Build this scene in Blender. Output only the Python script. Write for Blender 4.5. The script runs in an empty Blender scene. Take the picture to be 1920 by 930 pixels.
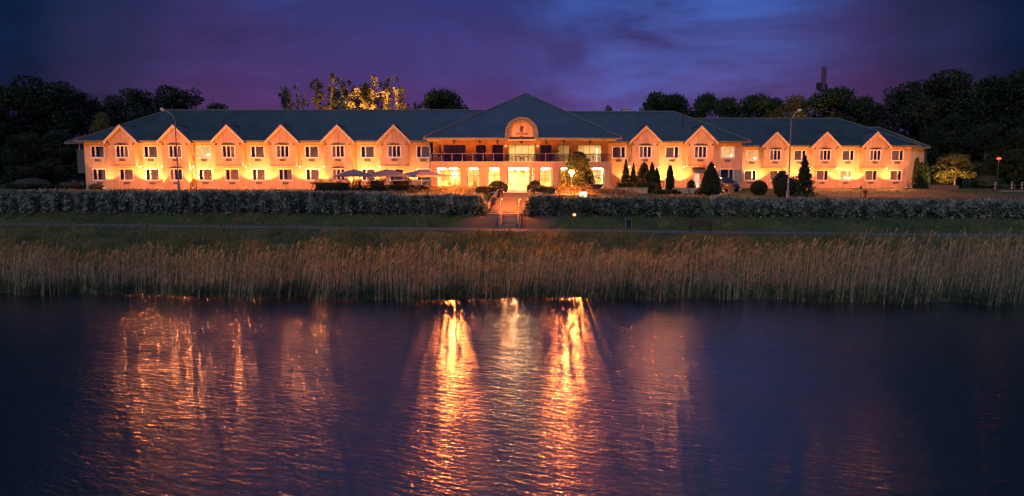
import bpy, math, random
import numpy as np
from mathutils import Vector, Matrix
random.seed(7)
R = math.radians
PI = math.pi
sc = bpy.context.scene
C = sc.collection

# ------------------------------------------------------------------ camera
CAMZ = 5.5
PITCH = math.atan(125/1280)
cam_d = bpy.data.cameras.new('camera'); cam_d.lens = 24; cam_d.sensor_width = 36
cam_d.clip_end = 6000
cam = bpy.data.objects.new('camera', cam_d); C.objects.link(cam)
cam.location = (0, 0, CAMZ); cam.rotation_euler = (PI/2 - PITCH, 0, 0)
sc.camera = cam
sc.view_settings.view_transform = 'Standard'
sc.view_settings.look = 'None'
sc.view_settings.exposure = 0.0
sc.view_settings.gamma = 1.0
sc.view_settings.use_curve_mapping = False
cy = sc.cycles
cy.use_denoising = True
try: cy.denoiser = 'OPENIMAGEDENOISE'
except Exception: pass
cy.max_bounces = 6; cy.diffuse_bounces = 3; cy.glossy_bounces = 3
cy.transparent_max_bounces = 12; cy.transmission_bounces = 3
cy.sample_clamp_indirect = 6.0
cy.caustics_reflective = False; cy.caustics_refractive = False

def wpos(px, py, Y):
    """world x, z of the photo's pixel at depth Y (used to read sizes off the photograph)"""
    u = (px-960)/1280; v = (465-py)/1280
    c, s = math.cos(PITCH), math.sin(PITCH)
    yy = c + v*s; zz = -s + v*c
    return u/yy*Y, CAMZ + zz/yy*Y
def wx(px, Y, py=320): return wpos(px, py, Y)[0]
def wz(py, Y): return wpos(960, py, Y)[1]

# ------------------------------------------------------------------ world: dusk sky
wd = bpy.data.worlds.new('World'); sc.world = wd; wd.use_nodes = True
nt = wd.node_tree; N = nt.nodes; L = nt.links; N.clear()
def nd(t, **k):
    n = N.new(t)
    for a, b in k.items(): setattr(n, a, b)
    return n
def ramp(nodes, stops, interp='EASE'):
    r = nodes.new('ShaderNodeValToRGB'); cr = r.color_ramp; cr.interpolation = interp
    while len(cr.elements) > 1: cr.elements.remove(cr.elements[-1])
    cr.elements[0].position = stops[0][0]; c = stops[0][1]; cr.elements[0].color = (*c, 1) if len(c) == 3 else c
    for p, c in stops[1:]:
        e = cr.elements.new(p); e.color = (*c, 1) if len(c) == 3 else c
    return r
tc = nd('ShaderNodeTexCoord'); sep = nd('ShaderNodeSeparateXYZ'); L.new(tc.outputs['Generated'], sep.inputs[0])
def mth(op, a, b=None, c=None, nodes=None, links=None):
    nodes = nodes or N; links = links or L
    m = nodes.new('ShaderNodeMath'); m.operation = op
    for i, v in enumerate((a, b, c)):
        if v is None: continue
        if isinstance(v, (int, float)): m.inputs[i].default_value = v
        else: links.new(v, m.inputs[i])
    return m.outputs[0]
el = sep.outputs['Z']
# clouds: a soft stretched noise bends the gradient and lightens some streaks
mp = nd('ShaderNodeMapping'); mp.inputs['Scale'].default_value = (1.0, 1.0, 4.2); mp.inputs['Rotation'].default_value = (0, R(13), 0)
L.new(tc.outputs['Generated'], mp.inputs[0])
n1 = nd('ShaderNodeTexNoise'); n1.inputs['Scale'].default_value = 2.6; n1.inputs['Detail'].default_value = 7; n1.inputs['Roughness'].default_value = .56; n1.inputs['Distortion'].default_value = .5
L.new(mp.outputs[0], n1.inputs['Vector'])
el2 = mth('ADD', el, mth('MULTIPLY', mth('SUBTRACT', n1.outputs['Fac'], .5), .11))
g = ramp(N, [(0.0, (.098, .039, .148)), (.10, (.092, .037, .160)), (.17, (.060, .040, .175)), (.25, (.036, .040, .180)), (.36, (.075, .10, .30)), (.6, (.13, .19, .46)), (1.0, (.20, .29, .62))])
L.new(el2, g.inputs[0])
hl = mth('SQRT', mth('ADD', mth('MULTIPLY', sep.outputs['X'], sep.outputs['X']), mth('MULTIPLY', sep.outputs['Y'], sep.outputs['Y'])))
ca = mth('DIVIDE', mth('ADD', sep.outputs['Y'], mth('MULTIPLY', sep.outputs['X'], .008)), mth('ADD', hl, .0001))
azr = ramp(N, [(0.0, (.95, .8, .8)), (.6, (.35, .42, .5)), (.86, (.06, .18, .13)), (.905, (.08, .30, .24)), (.930, (.36, .55, .42)), (.955, (.82, .80, .74)), (.975, (.95, .96, .92)), (1.0, (1, 1, 1))])
L.new(mth('MULTIPLY_ADD', ca, .5, .5), azr.inputs[0])
mul = nd('ShaderNodeMixRGB', blend_type='MULTIPLY'); mul.inputs[0].default_value = 1
L.new(g.outputs[0], mul.inputs[1]); L.new(azr.outputs[0], mul.inputs[2])
n2 = nd('ShaderNodeTexNoise'); n2.inputs['Scale'].default_value = 3.4; n2.inputs['Detail'].default_value = 8; n2.inputs['Roughness'].default_value = .6; n2.inputs['Distortion'].default_value = .8
mp2 = nd('ShaderNodeMapping'); mp2.inputs['Scale'].default_value = (1.0, 1.0, 3.2); mp2.inputs['Location'].default_value = (3.1, 0, .7); mp2.inputs['Rotation'].default_value = (0, R(-14), 0)
L.new(tc.outputs['Generated'], mp2.inputs[0]); L.new(mp2.outputs[0], n2.inputs['Vector'])
cl = ramp(N, [(.36, (.86, .86, .86)), (.5, (1, 1, 1)), (.62, (1.06, 1.15, 1.18)), (.72, (1.1, 1.3, 1.35))])
L.new(n2.outputs['Fac'], cl.inputs[0])
mul2 = nd('ShaderNodeMixRGB', blend_type='MULTIPLY'); mul2.inputs[0].default_value = 1
L.new(mul.outputs[0], mul2.inputs[1]); L.new(cl.outputs[0], mul2.inputs[2])
# a gap in the cloud, right of the middle, where the last blue light shows
dotn = nd('ShaderNodeVectorMath', operation='DOT_PRODUCT')
gx, gz = wpos(1270, 85, 100); gd = Vector((gx, 100, gz-CAMZ)).normalized(); dotn.inputs[1].default_value = gd
L.new(tc.outputs['Generated'], dotn.inputs[0])
gapr = ramp(N, [(.968, (0, 0, 0)), (1.0, (1, 1, 1))]); L.new(dotn.outputs['Value'], gapr.inputs[0])
gapf = mth('MULTIPLY', gapr.outputs[0], mth('MULTIPLY_ADD', n2.outputs['Fac'], 2.6, -.75)); gapf = mth('MAXIMUM', gapf, 0)
add = nd('ShaderNodeMixRGB', blend_type='ADD'); add.inputs[2].default_value = (.016, .075, .26, 1)
L.new(gapf, add.inputs[0]); L.new(mul2.outputs[0], add.inputs[1])
# the dome overhead (never in the picture) still holds most of the dusk light
bg = nd('ShaderNodeBackground'); bg.inputs[1].default_value = 1.0
L.new(add.outputs[0], bg.inputs[0])
sky = nd('ShaderNodeTexSky'); sky.sky_type = 'NISHITA'; sky.sun_disc = False
sky.sun_elevation = R(-4.5); sky.sun_rotation = R(200); sky.altitude = 0
bg2 = nd('ShaderNodeBackground'); bg2.inputs[1].default_value = .05; L.new(sky.outputs[0], bg2.inputs[0])
ash = nd('ShaderNodeAddShader'); L.new(bg.outputs[0], ash.inputs[0]); L.new(bg2.outputs[0], ash.inputs[1])
wo = nd('ShaderNodeOutputWorld'); L.new(ash.outputs[0], wo.inputs[0])

# last glow of the evening, very soft and weak, from behind the camera
sd = bpy.data.lights.new('sun', 'SUN'); sd.energy = .80; sd.angle = R(14); sd.color = (1.0, .88, .86)
so = bpy.data.objects.new('sun', sd); C.objects.link(so)
so.rotation_euler = (R(58), 0, R(-20))      # shines towards +Y and down, from the left behind
SODIUM = (1.0, .205, .022)
WARM = (1.0, .56, .24)
K_WALL = 1.0     # overall strength of the wall floodlights

# ------------------------------------------------------------------ materials
WAVE = .36      # height of the ripples
SL = 22        # their direction, degrees
def newmat(name):
    m = bpy.data.materials.new(name); m.use_nodes = True
    return m, m.node_tree.nodes, m.node_tree.links, m.node_tree.nodes['Principled BSDF']
def mat(name, col, rough=.8, var=.15, scale=2.0, bump=0.0, bscale=20.0, metal=0.0, spec=.3, emit=None, es=0):
    m, n, l, b = newmat(name)
    tc = n.new('ShaderNodeTexCoord')
    nz = n.new('ShaderNodeTexNoise'); nz.inputs['Scale'].default_value = scale; nz.inputs['Detail'].default_value = 5
    l.new(tc.outputs['Object'], nz.inputs['Vector'])
    r = ramp(n, [(.3, tuple(c*(1-var) for c in col)), (.7, tuple(min(1, c*(1+var)) for c in col))], 'LINEAR')
    l.new(nz.outputs['Fac'], r.inputs[0]); l.new(r.outputs[0], b.inputs['Base Color'])
    b.inputs['Roughness'].default_value = rough; b.inputs['Metallic'].default_value = metal
    b.inputs['Specular IOR Level'].default_value = spec
    if bump:
        n2 = n.new('ShaderNodeTexNoise'); n2.inputs['Scale'].default_value = bscale; n2.inputs['Detail'].default_value = 4
        l.new(tc.outputs['Object'], n2.inputs['Vector'])
        bp = n.new('ShaderNodeBump'); bp.inputs['Strength'].default_value = bump; bp.inputs['Distance'].default_value = .02
        l.new(n2.outputs['Fac'], bp.inputs['Height']); l.new(bp.outputs[0], b.inputs['Normal'])
    if emit:
        b.inputs['Emission Color'].default_value = (*emit, 1); b.inputs['Emission Strength'].default_value = es
    return m
def emis(name, col, s):
    m, n, l, b = newmat(name)
    e = n.new('ShaderNodeEmission'); e.inputs[0].default_value = (*col, 1); e.inputs[1].default_value = s
    l.new(e.outputs[0], n['Material Output'].inputs[0]); n.remove(b)
    return m
def leafmat(name, cols, scale=.6, trans=.35, rough=.6):
    """leaf colour differs leaf clump by leaf clump, a little light comes through"""
    m, n, l, b = newmat(name)
    tc = n.new('ShaderNodeTexCoord'); oi = n.new('ShaderNodeObjectInfo')
    nz = n.new('ShaderNodeTexNoise'); nz.inputs['Scale'].default_value = scale; nz.inputs['Detail'].default_value = 3
    l.new(tc.outputs['Object'], nz.inputs['Vector'])
    wn = n.new('ShaderNodeTexWhiteNoise'); wn.noise_dimensions = '3D'
    sn = n.new('ShaderNodeVectorMath'); sn.operation = 'SNAP'; sn.inputs[1].default_value = (.15, .15, .15)
    l.new(tc.outputs['Object'], sn.inputs[0]); l.new(sn.outputs[0], wn.inputs['Vector'])
    f = mth('MULTIPLY_ADD', wn.outputs['Value'], .35, mth('MULTIPLY_ADD', nz.outputs['Fac'], 1.1, -.25, n, l), n, l)
    f = mth('ADD', f, mth('MULTIPLY_ADD', oi.outputs['Random'], .24, -.12, n, l), None, n, l)
    r = ramp(n, [(.15, cols[0]), (.5, cols[1]), (.85, cols[2])], 'LINEAR'); l.new(f, r.inputs[0])
    l.new(r.outputs[0], b.inputs['Base Color']); b.inputs['Roughness'].default_value = rough
    b.inputs['Specular IOR Level'].default_value = .25
    t = n.new('ShaderNodeBsdfTranslucent'); l.new(r.outputs[0], t.inputs[0])
    mx = n.new('ShaderNodeMixShader'); mx.inputs[0].default_value = trans
    l.new(b.outputs[0], mx.inputs[1]); l.new(t.outputs[0], mx.inputs[2]); l.new(mx.outputs[0], n['Material Output'].inputs[0])
    return m
_m = mth
def mth(op, a, b=None, c=None, nodes=None, links=None):
    # allow nodes/links passed positionally after two or three operands
    if c is not None and not isinstance(c, (int, float, bpy.types.NodeSocket)):
        return _m(op, a, b, None, c, nodes)
    return _m(op, a, b, c, nodes, links)

def plaster():
    m, n, l, b = newmat('cream_plaster')
    tc = n.new('ShaderNodeTexCoord')
    a = n.new('ShaderNodeTexNoise'); a.inputs['Scale'].default_value = .7; a.inputs['Detail'].default_value = 6; a.inputs['Roughness'].default_value = .65
    l.new(tc.outputs['Object'], a.inputs['Vector'])
    mpn = n.new('ShaderNodeMapping'); mpn.inputs['Scale'].default_value = (3.2, 3.2, .25); l.new(tc.outputs['Object'], mpn.inputs[0])
    s = n.new('ShaderNodeTexNoise'); s.inputs['Scale'].default_value = 1.0; s.inputs['Detail'].default_value = 4; l.new(mpn.outputs[0], s.inputs['Vector'])
    f = mth('MULTIPLY_ADD', s.outputs['Fac'], .5, mth('MULTIPLY', a.outputs['Fac'], .5, None, n, l), n, l)
    r = ramp(n, [(.34, (.36, .235, .145)), (.5, (.49, .335, .215)), (.66, (.57, .41, .28))], 'LINEAR'); l.new(f, r.inputs[0])
    # storey joints and render bays as thin lines
    sp = n.new('ShaderNodeSeparateXYZ'); l.new(tc.outputs['Object'], sp.inputs[0])
    zz = mth('FRACT', mth('MULTIPLY', sp.outputs['Z'], 1/.30, None, n, l), None, None, n, l)
    line = mth('LESS_THAN', zz, .10, None, n, l)
    ml = n.new('ShaderNodeMixRGB'); ml.blend_type = 'MULTIPLY'; ml.inputs[2].default_value = (.90, .88, .86, 1)
    l.new(line, ml.inputs[0]); l.new(r.outputs[0], ml.inputs[1]); l.new(ml.outputs[0], b.inputs['Base Color'])
    b.inputs['Roughness'].default_value = .9; b.inputs['Specular IOR Level'].default_value = .15
    g_ = n.new('ShaderNodeTexNoise'); g_.inputs['Scale'].default_value = 14; l.new(tc.outputs['Object'], g_.inputs['Vector'])
    bp = n.new('ShaderNodeBump'); bp.inputs['Strength'].default_value = .35; bp.inputs['Distance'].default_value = .02
    l.new(g_.outputs['Fac'], bp.inputs['Height']); l.new(bp.outputs[0], b.inputs['Normal'])
    return m
def roofmat():
    m, n, l, b = newmat('ribbed_metal_roof')
    tc = n.new('ShaderNodeTexCoord'); geo = n.new('ShaderNodeNewGeometry')
    sp = n.new('ShaderNodeSeparateXYZ'); l.new(tc.outputs['Object'], sp.inputs[0])
    sn = n.new('ShaderNodeSeparateXYZ'); l.new(geo.outputs['Normal'], sn.inputs[0])
    side = mth('GREATER_THAN', mth('ABSOLUTE', sn.outputs['X'], None, None, n, l), mth('ABSOLUTE', sn.outputs['Y'], None, None, n, l), n, l)
    mxv = n.new('ShaderNodeMix'); mxv.data_type = 'FLOAT'
    l.new(side, mxv.inputs[0]); l.new(sp.outputs['X'], mxv.inputs[2]); l.new(sp.outputs['Y'], mxv.inputs[3])
    w = mth('PINGPONG', mth('MULTIPLY', mxv.outputs[0], 1/.42, None, n, l), .5, None, n, l)
    wr = ramp(n, [(.0, (1, 1, 1)), (.12, (.9, .9, .9)), (.2, (0, 0, 0)), (.5, (0, 0, 0))]); l.new(w, wr.inputs[0])
    a = n.new('ShaderNodeTexNoise'); a.inputs['Scale'].default_value = .5; a.inputs['Detail'].default_value = 6; l.new(tc.outputs['Object'], a.inputs['Vector'])
    r = ramp(n, [(.35, (.017, .033, .040)), (.65, (.033, .051, .058))], 'LINEAR'); l.new(a.outputs['Fac'], r.inputs[0])
    l.new(r.outputs[0], b.inputs['Base Color'])
    b.inputs['Roughness'].default_value = .42; b.inputs['Metallic'].default_value = .0; b.inputs['Specular IOR Level'].default_value = .5
    bp = n.new('ShaderNodeBump'); bp.inputs['Strength'].default_value = .8; bp.inputs['Distance'].default_value = .03
    l.new(wr.outputs[0], bp.inputs['Height']); l.new(bp.outputs[0], b.inputs['Normal'])
    return m
def panemat():
    m, n, l, b = newmat('window_glass')
    gl = n.new('ShaderNodeBsdfGlossy'); gl.inputs['Roughness'].default_value = .04; gl.inputs[0].default_value = (.9, .95, 1, 1)
    tr = n.new('ShaderNodeBsdfTransparent'); tr.inputs[0].default_value = (.82, .86, .86, 1)
    fr = n.new('ShaderNodeFresnel'); fr.inputs[0].default_value = 1.5
    mx = n.new('ShaderNodeMixShader'); l.new(mth('MULTIPLY_ADD', fr.outputs[0], 1.0, .06, n, l), mx.inputs[0])
    l.new(tr.outputs[0], mx.inputs[1]); l.new(gl.outputs[0], mx.inputs[2]); l.new(mx.outputs[0], n['Material Output'].inputs[0]); n.remove(b)
    return m
def groundmat():
    m, n, l, b = newmat('grassy_soil')
    tc = n.new('ShaderNodeTexCoord')
    a = n.new('ShaderNodeTexNoise'); a.inputs['Scale'].default_value = .25; a.inputs['Detail'].default_value = 8; a.inputs['Roughness'].default_value = .65; l.new(tc.outputs['Object'], a.inputs['Vector'])
    c2 = n.new('ShaderNodeTexNoise'); c2.inputs['Scale'].default_value = 6; c2.inputs['Detail'].default_value = 6; l.new(tc.outputs['Object'], c2.inputs['Vector'])
    r = ramp(n, [(.35, (.030, .055, .022)), (.5, (.045, .080, .030)), (.62, (.080, .100, .040)), (.75, (.11, .105, .06))], 'LINEAR')
    l.new(mth('MULTIPLY_ADD', c2.outputs['Fac'], .35, mth('MULTIPLY', a.outputs['Fac'], .65, None, n, l), n, l), r.inputs[0])
    # worn bare soil at both sides of the foot of the steps
    sp = n.new('ShaderNodeSeparateXYZ'); l.new(tc.outputs['Object'], sp.inputs[0])
    dx = mth('MULTIPLY', mth('SUBTRACT', sp.outputs['X'], -.3, None, n, l), 1/4.8, None, n, l)
    dy = mth('MULTIPLY', mth('SUBTRACT', sp.outputs['Y'], 60.6, None, n, l), 1/2.6, None, n, l)
    d = mth('SQRT', mth('ADD', mth('MULTIPLY', dx, dx, None, n, l), mth('MULTIPLY', dy, dy, None, n, l), n, l), None, None, n, l)
    d = mth('ADD', d, mth('MULTIPLY_ADD', a.outputs['Fac'], 1.6, -.8, n, l), n, l)
    br = ramp(n, [(.75, (1, 1, 1)), (1.1, (0, 0, 0))], 'LINEAR'); l.new(d, br.inputs[0])
    mx = n.new('ShaderNodeMixRGB'); mx.inputs[2].default_value = (.11, .085, .062, 1)
    l.new(br.outputs[0], mx.inputs[0]); l.new(r.outputs[0], mx.inputs[1]); l.new(mx.outputs[0], b.inputs['Base Color'])
    b.inputs['Roughness'].default_value = .95; b.inputs['Specular IOR Level'].default_value = .1
    bp = n.new('ShaderNodeBump'); bp.inputs['Strength'].default_value = .8; bp.inputs['Distance'].default_value = .08
    l.new(c2.outputs['Fac'], bp.inputs['Height']); l.new(bp.outputs[0], b.inputs['Normal'])
    return m
def watermat():
    m, n, l, b = newmat('rippled_water')
    tc = n.new('ShaderNodeTexCoord')
    def nz(sc_, sx, sy, rot, det, rough=.55, loc=(0, 0, 0)):
        m0 = n.new('ShaderNodeMapping'); m0.inputs['Rotation'].default_value = (0, 0, R(rot)); l.new(tc.outputs['Object'], m0.inputs[0])
        mp_ = n.new('ShaderNodeMapping'); mp_.inputs['Scale'].default_value = (sx, sy, 1); mp_.inputs['Location'].default_value = loc
        l.new(m0.outputs[0], mp_.inputs[0])
        q = n.new('ShaderNodeTexNoise'); q.inputs['Scale'].default_value = sc_; q.inputs['Detail'].default_value = det; q.inputs['Roughness'].default_value = rough
        l.new(mp_.outputs[0], q.inputs['Vector']); return q.outputs['Fac']
    big = nz(.55, .45, 1.3, SL, 2)
    mid = nz(2.4, .55, 1.25, SL, 3)
    fin = nz(15.0, .60, 1.25, SL, 3)
    spk = nz(6.0, .55, 1.25, SL, 2)
    h = mth('ADD', mth('MULTIPLY', big, .07, None, n, l), mth('ADD', mth('MULTIPLY', mid, .050, None, n, l), mth('ADD', mth('MULTIPLY', fin, .010, None, n, l), mth('MULTIPLY', spk, .046, None, n, l), n, l), n, l), n, l)
    patch = nz(.09, 1, 2.6, 12, 3, loc=(7, 3, 0))
    h = mth('MULTIPLY', h, mth('MULTIPLY_ADD', patch, 1.6, .2, n, l), n, l)
    bp = n.new('ShaderNodeBump'); bp.inputs['Strength'].default_value = 1; bp.inputs['Distance'].default_value = WAVE
    l.new(h, bp.inputs['Height']); l.new(bp.outputs[0], b.inputs['Normal'])
    b.inputs['Base Color'].default_value = (.004, .010, .016, 1); b.inputs['Roughness'].default_value = .22; b.inputs['IOR'].default_value = 1.55
    return m

M = {}
M['plaster'] = plaster(); M['roof'] = roofmat(); M['pane'] = panemat(); M['ground'] = groundmat(); M['water'] = watermat()
M['trim'] = mat('pale_trim', (.55, .46, .35), .5, .05)
M['frame'] = mat('white_window_frame', (.80, .78, .74), .4, .03)
M['siding'] = mat('grey_siding', (.10, .115, .12), .7, .1)
M['dark'] = mat('dark_metal', (.03, .032, .035), .5, .2)
M['mullion'] = mat('bronze_window_frame', (.10, .06, .04), .5, .1)
M['grille'] = mat('vent_grille', (.24, .20, .17), .6, .1)
M['gutter'] = mat('gutter_metal', (.17, .165, .14), .45, .1)
M['curtain'] = mat('curtain_cloth', (.42, .36, .30), .9, .12, 6)
M['concrete'] = mat('concrete', (.36, .33, .30), .9, .15, 1.5, .4, 12)
M['asphalt'] = mat('path_asphalt', (.115, .10, .10), .9, .2, .9, .5, 30)
M['paving'] = mat('terrace_paving', (.40, .36, .31), .85, .12, 1.2, .3, 8)
M['stone'] = mat('step_stone', (.24, .19, .15), .8, .14, 2.5, .3, 16)
M['terracotta'] = mat('clay_pot', (.40, .20, .11), .8, .12)
M['steel'] = mat('galvanised_steel', (.27, .25, .27), .45, .08, metal=.3)
M['canvas'] = mat('parasol_canvas', (.24, .18, .20), .9, .06)
M['wood'] = mat('brown_wood', (.06, .033, .022), .6, .25, 3)
M['bark'] = mat('tree_bark', (.15, .115, .085), .95, .3, 3, .7, 10)
M['carpaint'] = mat('dark_blue_car_paint', (.02, .03, .06), .25, .02, spec=.6)
M['carglass'] = mat('car_glass', (.012, .018, .03), .06, .0, spec=.7)
M['rubber'] = mat('tyre_rubber', (.02, .02, .02), .85, .1)
M['chrome'] = mat('chrome', (.7, .7, .7), .2, .02, metal=.9)
M['red'] = mat('red_paint', (.28, .03, .02), .5, .1)
M['white'] = mat('white_paint', (.78, .76, .74), .5, .05)
M['redmast'] = mat('red_lattice_paint', (.11, .02, .02), .6, .1)
M['brickred'] = mat('red_brick_wall', (.27, .12, .08), .9, .25, 5, .4, 12)
M['inner'] = mat('inner_wall', (.72, .62, .42), .85, .05)
M['innerfloor'] = mat('inner_floor', (.42, .32, .20), .5, .2)
M['desk'] = mat('desk_wood', (.45, .30, .14), .5, .15)
M['tree'] = leafmat('tree_leaves', [(.018, .040, .016), (.035, .070, .024), (.070, .105, .035)], .35)
M['tree_dark'] = leafmat('dark_tree_leaves', [(.012, .028, .016), (.024, .048, .022), (.045, .072, .030)], .3, .25)
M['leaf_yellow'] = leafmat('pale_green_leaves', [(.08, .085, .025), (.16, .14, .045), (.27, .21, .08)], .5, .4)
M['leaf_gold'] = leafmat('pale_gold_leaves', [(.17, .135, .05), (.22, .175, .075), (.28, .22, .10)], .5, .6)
M['conifer'] = leafmat('conifer_foliage', [(.014, .034, .018), (.030, .058, .026), (.055, .085, .035)], 1.2, .15)
M['shrub'] = leafmat('shrub_leaves', [(.020, .040, .016), (.045, .065, .024), (.085, .100, .040)], 1.5, .25)
M['purple_shrub'] = leafmat('dark_shrub_leaves', [(.02, .018, .022), (.035, .03, .034), (.06, .05, .05)], 1.5, .2)
M['hedge'] = leafmat('grey_hedge_leaves', [(.030, .050, .038), (.165, .21, .165), (.58, .62, .53)], 1.3, .30)
M['hedge_core'] = mat('hedge_twigs', (.028, .034, .026), .95, .3, 4)
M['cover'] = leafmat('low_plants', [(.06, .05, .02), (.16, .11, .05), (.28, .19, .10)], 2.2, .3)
M['grass'] = leafmat('grass_blades', [(.040, .085, .045), (.13, .15, .060), (.45, .34, .13)], .35, .35)
M['weed'] = leafmat('weed_stalks', [(.06, .09, .035), (.17, .17, .060), (.42, .34, .15)], .5, .5)
M['reed_stem'] = leafmat('reed_stems', [(.20, .19, .12), (.36, .34, .22), (.56, .52, .36)], .8, .3)
M['reed_leaf'] = leafmat('reed_leaves', [(.035, .085, .065), (.075, .13, .085), (.17, .18, .09)], .5, .4)
M['reed_plume'] = leafmat('reed_plumes', [(.24, .22, .12), (.38, .35, .18), (.55, .49, .27)], .8, .45)

# ------------------------------------------------------------------ mesh helpers
class MB:
    def __init__(s): s.v = []; s.f = []; s.mi = []
    def add(s, vs, fs, mi=0):
        o = len(s.v); s.v += [tuple(v) for v in vs]; s.f += [tuple(i+o for i in f) for f in fs]; s.mi += [mi]*len(fs); return s
    def box(s, x0, x1, y0, y1, z0, z1, mi=0):
        vs = [(x, y, z) for z in (z0, z1) for y in (y0, y1) for x in (x0, x1)]
        return s.add(vs, [(0, 2, 3, 1), (4, 5, 7, 6), (0, 1, 5, 4), (2, 6, 7, 3), (0, 4, 6, 2), (1, 3, 7, 5)], mi)
    def cyl(s, p, q, r0, r1=None, n=8, mi=0, cap=True):
        r1 = r0 if r1 is None else r1
        p = Vector(p); q = Vector(q); d = (q-p)
        if d.length < 1e-6: return s
        d.normalize(); a = d.orthogonal().normalized(); b = d.cross(a)
        vs = []
        for c, r in ((p, r0), (q, r1)):
            for i in range(n):
                t = 2*PI*i/n; vs.append(c + a*math.cos(t)*r + b*math.sin(t)*r)
        fs = [(i, (i+1) % n, n+(i+1) % n, n+i) for i in range(n)]
        if cap: fs += [tuple(range(n-1, -1, -1)), tuple(range(n, 2*n))]
        return s.add(vs, fs, mi)
    def tube(s, pts, r0, r1=None, n=8, mi=0):
        r1 = r0 if r1 is None else r1; k = len(pts)-1
        for i in range(k):
            s.cyl(pts[i], pts[i+1], r0+(r1-r0)*i/k, r0+(r1-r0)*(i+1)/k, n, mi)
        return s
    def lathe(s, prof, c=(0, 0, 0), n=12, mi=0):
        vs = []; fs = []
        for r, z in prof:
            for i in range(n):
                t = 2*PI*i/n; vs.append((c[0]+r*math.cos(t), c[1]+r*math.sin(t), c[2]+z))
        for j in range(len(prof)-1):
            for i in range(n):
                fs.append((j*n+i, j*n+(i+1) % n, (j+1)*n+(i+1) % n, (j+1)*n+i))
        fs.append(tuple(range(n-1, -1, -1))); fs.append(tuple((len(prof)-1)*n+i for i in range(n)))
        return s.add(vs, fs, mi)
    def prism(s, poly, y0, y1, mi=0):
        """polygon of (x, z) pulled along y"""
        n = len(poly); vs = [(x, y0, z) for x, z in poly] + [(x, y1, z) for x, z in poly]
        fs = [tuple(range(n)), tuple(range(2*n-1, n-1, -1))] + [(i, n+i, n+(i+1) % n, (i+1) % n) for i in range(n)]
        return s.add(vs, fs, mi)
    def build(s, name, mats, parent=None, org=None, smooth=False):
        """vertices are given in world space; org is the point that becomes the object's origin"""
        if org is None:
            org = Vector(parent['org']) if parent is not None else Vector((0, 0, 0))
            ploc = org
        org = Vector(org)
        me = bpy.data.meshes.new(name)
        me.from_pydata([(v[0]-org.x, v[1]-org.y, v[2]-org.z) for v in s.v], [], s.f)
        if not isinstance(mats, (list, tuple)): mats = [mats]
        for m in mats: me.materials.append(m)
        if len(mats) > 1: me.polygons.foreach_set('material_index', s.mi)
        if smooth: me.polygons.foreach_set('use_smooth', [True]*len(me.polygons))
        me.update()
        o = bpy.data.objects.new(name, me); C.objects.link(o)
        if parent is not None:
            o.parent = parent; o.location = org - Vector(parent['org'])
        else: o.location = org
        o['org'] = tuple(org)
        return o
def tag(o, label=None, cat=None, group=None, kind=None):
    if label: o['label'] = label
    if cat: o['category'] = cat
    if group: o['group'] = group
    if kind: o['kind'] = kind
    return o
def thing(name, label, cat, loc, rz=0, group=None):
    o = bpy.data.objects.new(name, None); C.objects.link(o); o.empty_display_size = .3
    o.location = loc; o.rotation_euler = (0, 0, rz); o['org'] = (0.0, 0.0, 0.0)   # parts are written in local space
    return tag(o, label, cat, group)
def copy_tree(o, parent=None, loc=None, rz=None, label=None, scale=None):
    c = o.copy(); C.objects.link(c)
    if parent is not None: c.parent = parent
    if loc is not None: c.location = loc
    if rz is not None: c.rotation_euler = (0, 0, rz)
    if scale is not None: c.scale = scale
    if label: c['label'] = label
    for ch in list(o.children): copy_tree(ch, c)
    return c
def npmesh(name, V, F, mats, mi=None, parent=None, loc=(0, 0, 0), k=4):
    """V (n,3), F (m,k) arrays straight into one mesh"""
    me = bpy.data.meshes.new(name)
    me.vertices.add(len(V)); me.vertices.foreach_set('co', V.astype(np.float32).ravel())
    m = len(F); me.loops.add(m*k); me.loops.foreach_set('vertex_index', F.astype(np.int32).ravel())
    me.polygons.add(m); me.polygons.foreach_set('loop_start', np.arange(0, m*k, k, dtype=np.int32))
    try: me.polygons.foreach_set('loop_total', np.full(m, k, dtype=np.int32))
    except Exception: pass
    if not isinstance(mats, (list, tuple)): mats = [mats]
    for q in mats: me.materials.append(q)
    if mi is not None: me.polygons.foreach_set('material_index', mi.astype(np.int32))
    me.update(calc_edges=True); me.validate()
    o = bpy.data.objects.new(name, me); C.objects.link(o)
    if parent is not None: o.parent = parent
    o.location = loc; o['org'] = tuple(loc)
    return o
def rand_dirs(rng, n):
    d = rng.normal(size=(n, 3)); return d/np.linalg.norm(d, axis=1, keepdims=True)
def leaf_quads(P, rng, lx, ly, axis=None, jit=1.0):
    """diamond leaves at P; long axis random (or near `axis`)"""
    n = len(P)
    a = rand_dirs(rng, n)
    if axis is not None: a = a*jit + axis; a /= np.linalg.norm(a, axis=1, keepdims=True)
    b = np.cross(a, rand_dirs(rng, n)); b /= np.linalg.norm(b, axis=1, keepdims=True)+1e-9
    s = rng.uniform(.6, 1.3, (n, 1))
    a = a*lx*s; b = b*ly*s
    V = np.stack([P-a*.5, P+b*.5, P+a*.5, P-b*.5], 1).reshape(-1, 3)
    F = np.arange(4*n).reshape(n, 4)
    return V, F
class NP:
    def __init__(s): s.V = []; s.F = []; s.M = []; s.n = 0
    def add(s, V, F, mi=0):
        s.V.append(V); s.F.append(F+s.n); s.M.append(np.full(len(F), mi)); s.n += len(V)
    def build(s, name, mats, **k):
        return npmesh(name, np.concatenate(s.V), np.concatenate(s.F), mats, np.concatenate(s.M), **k)

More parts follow.
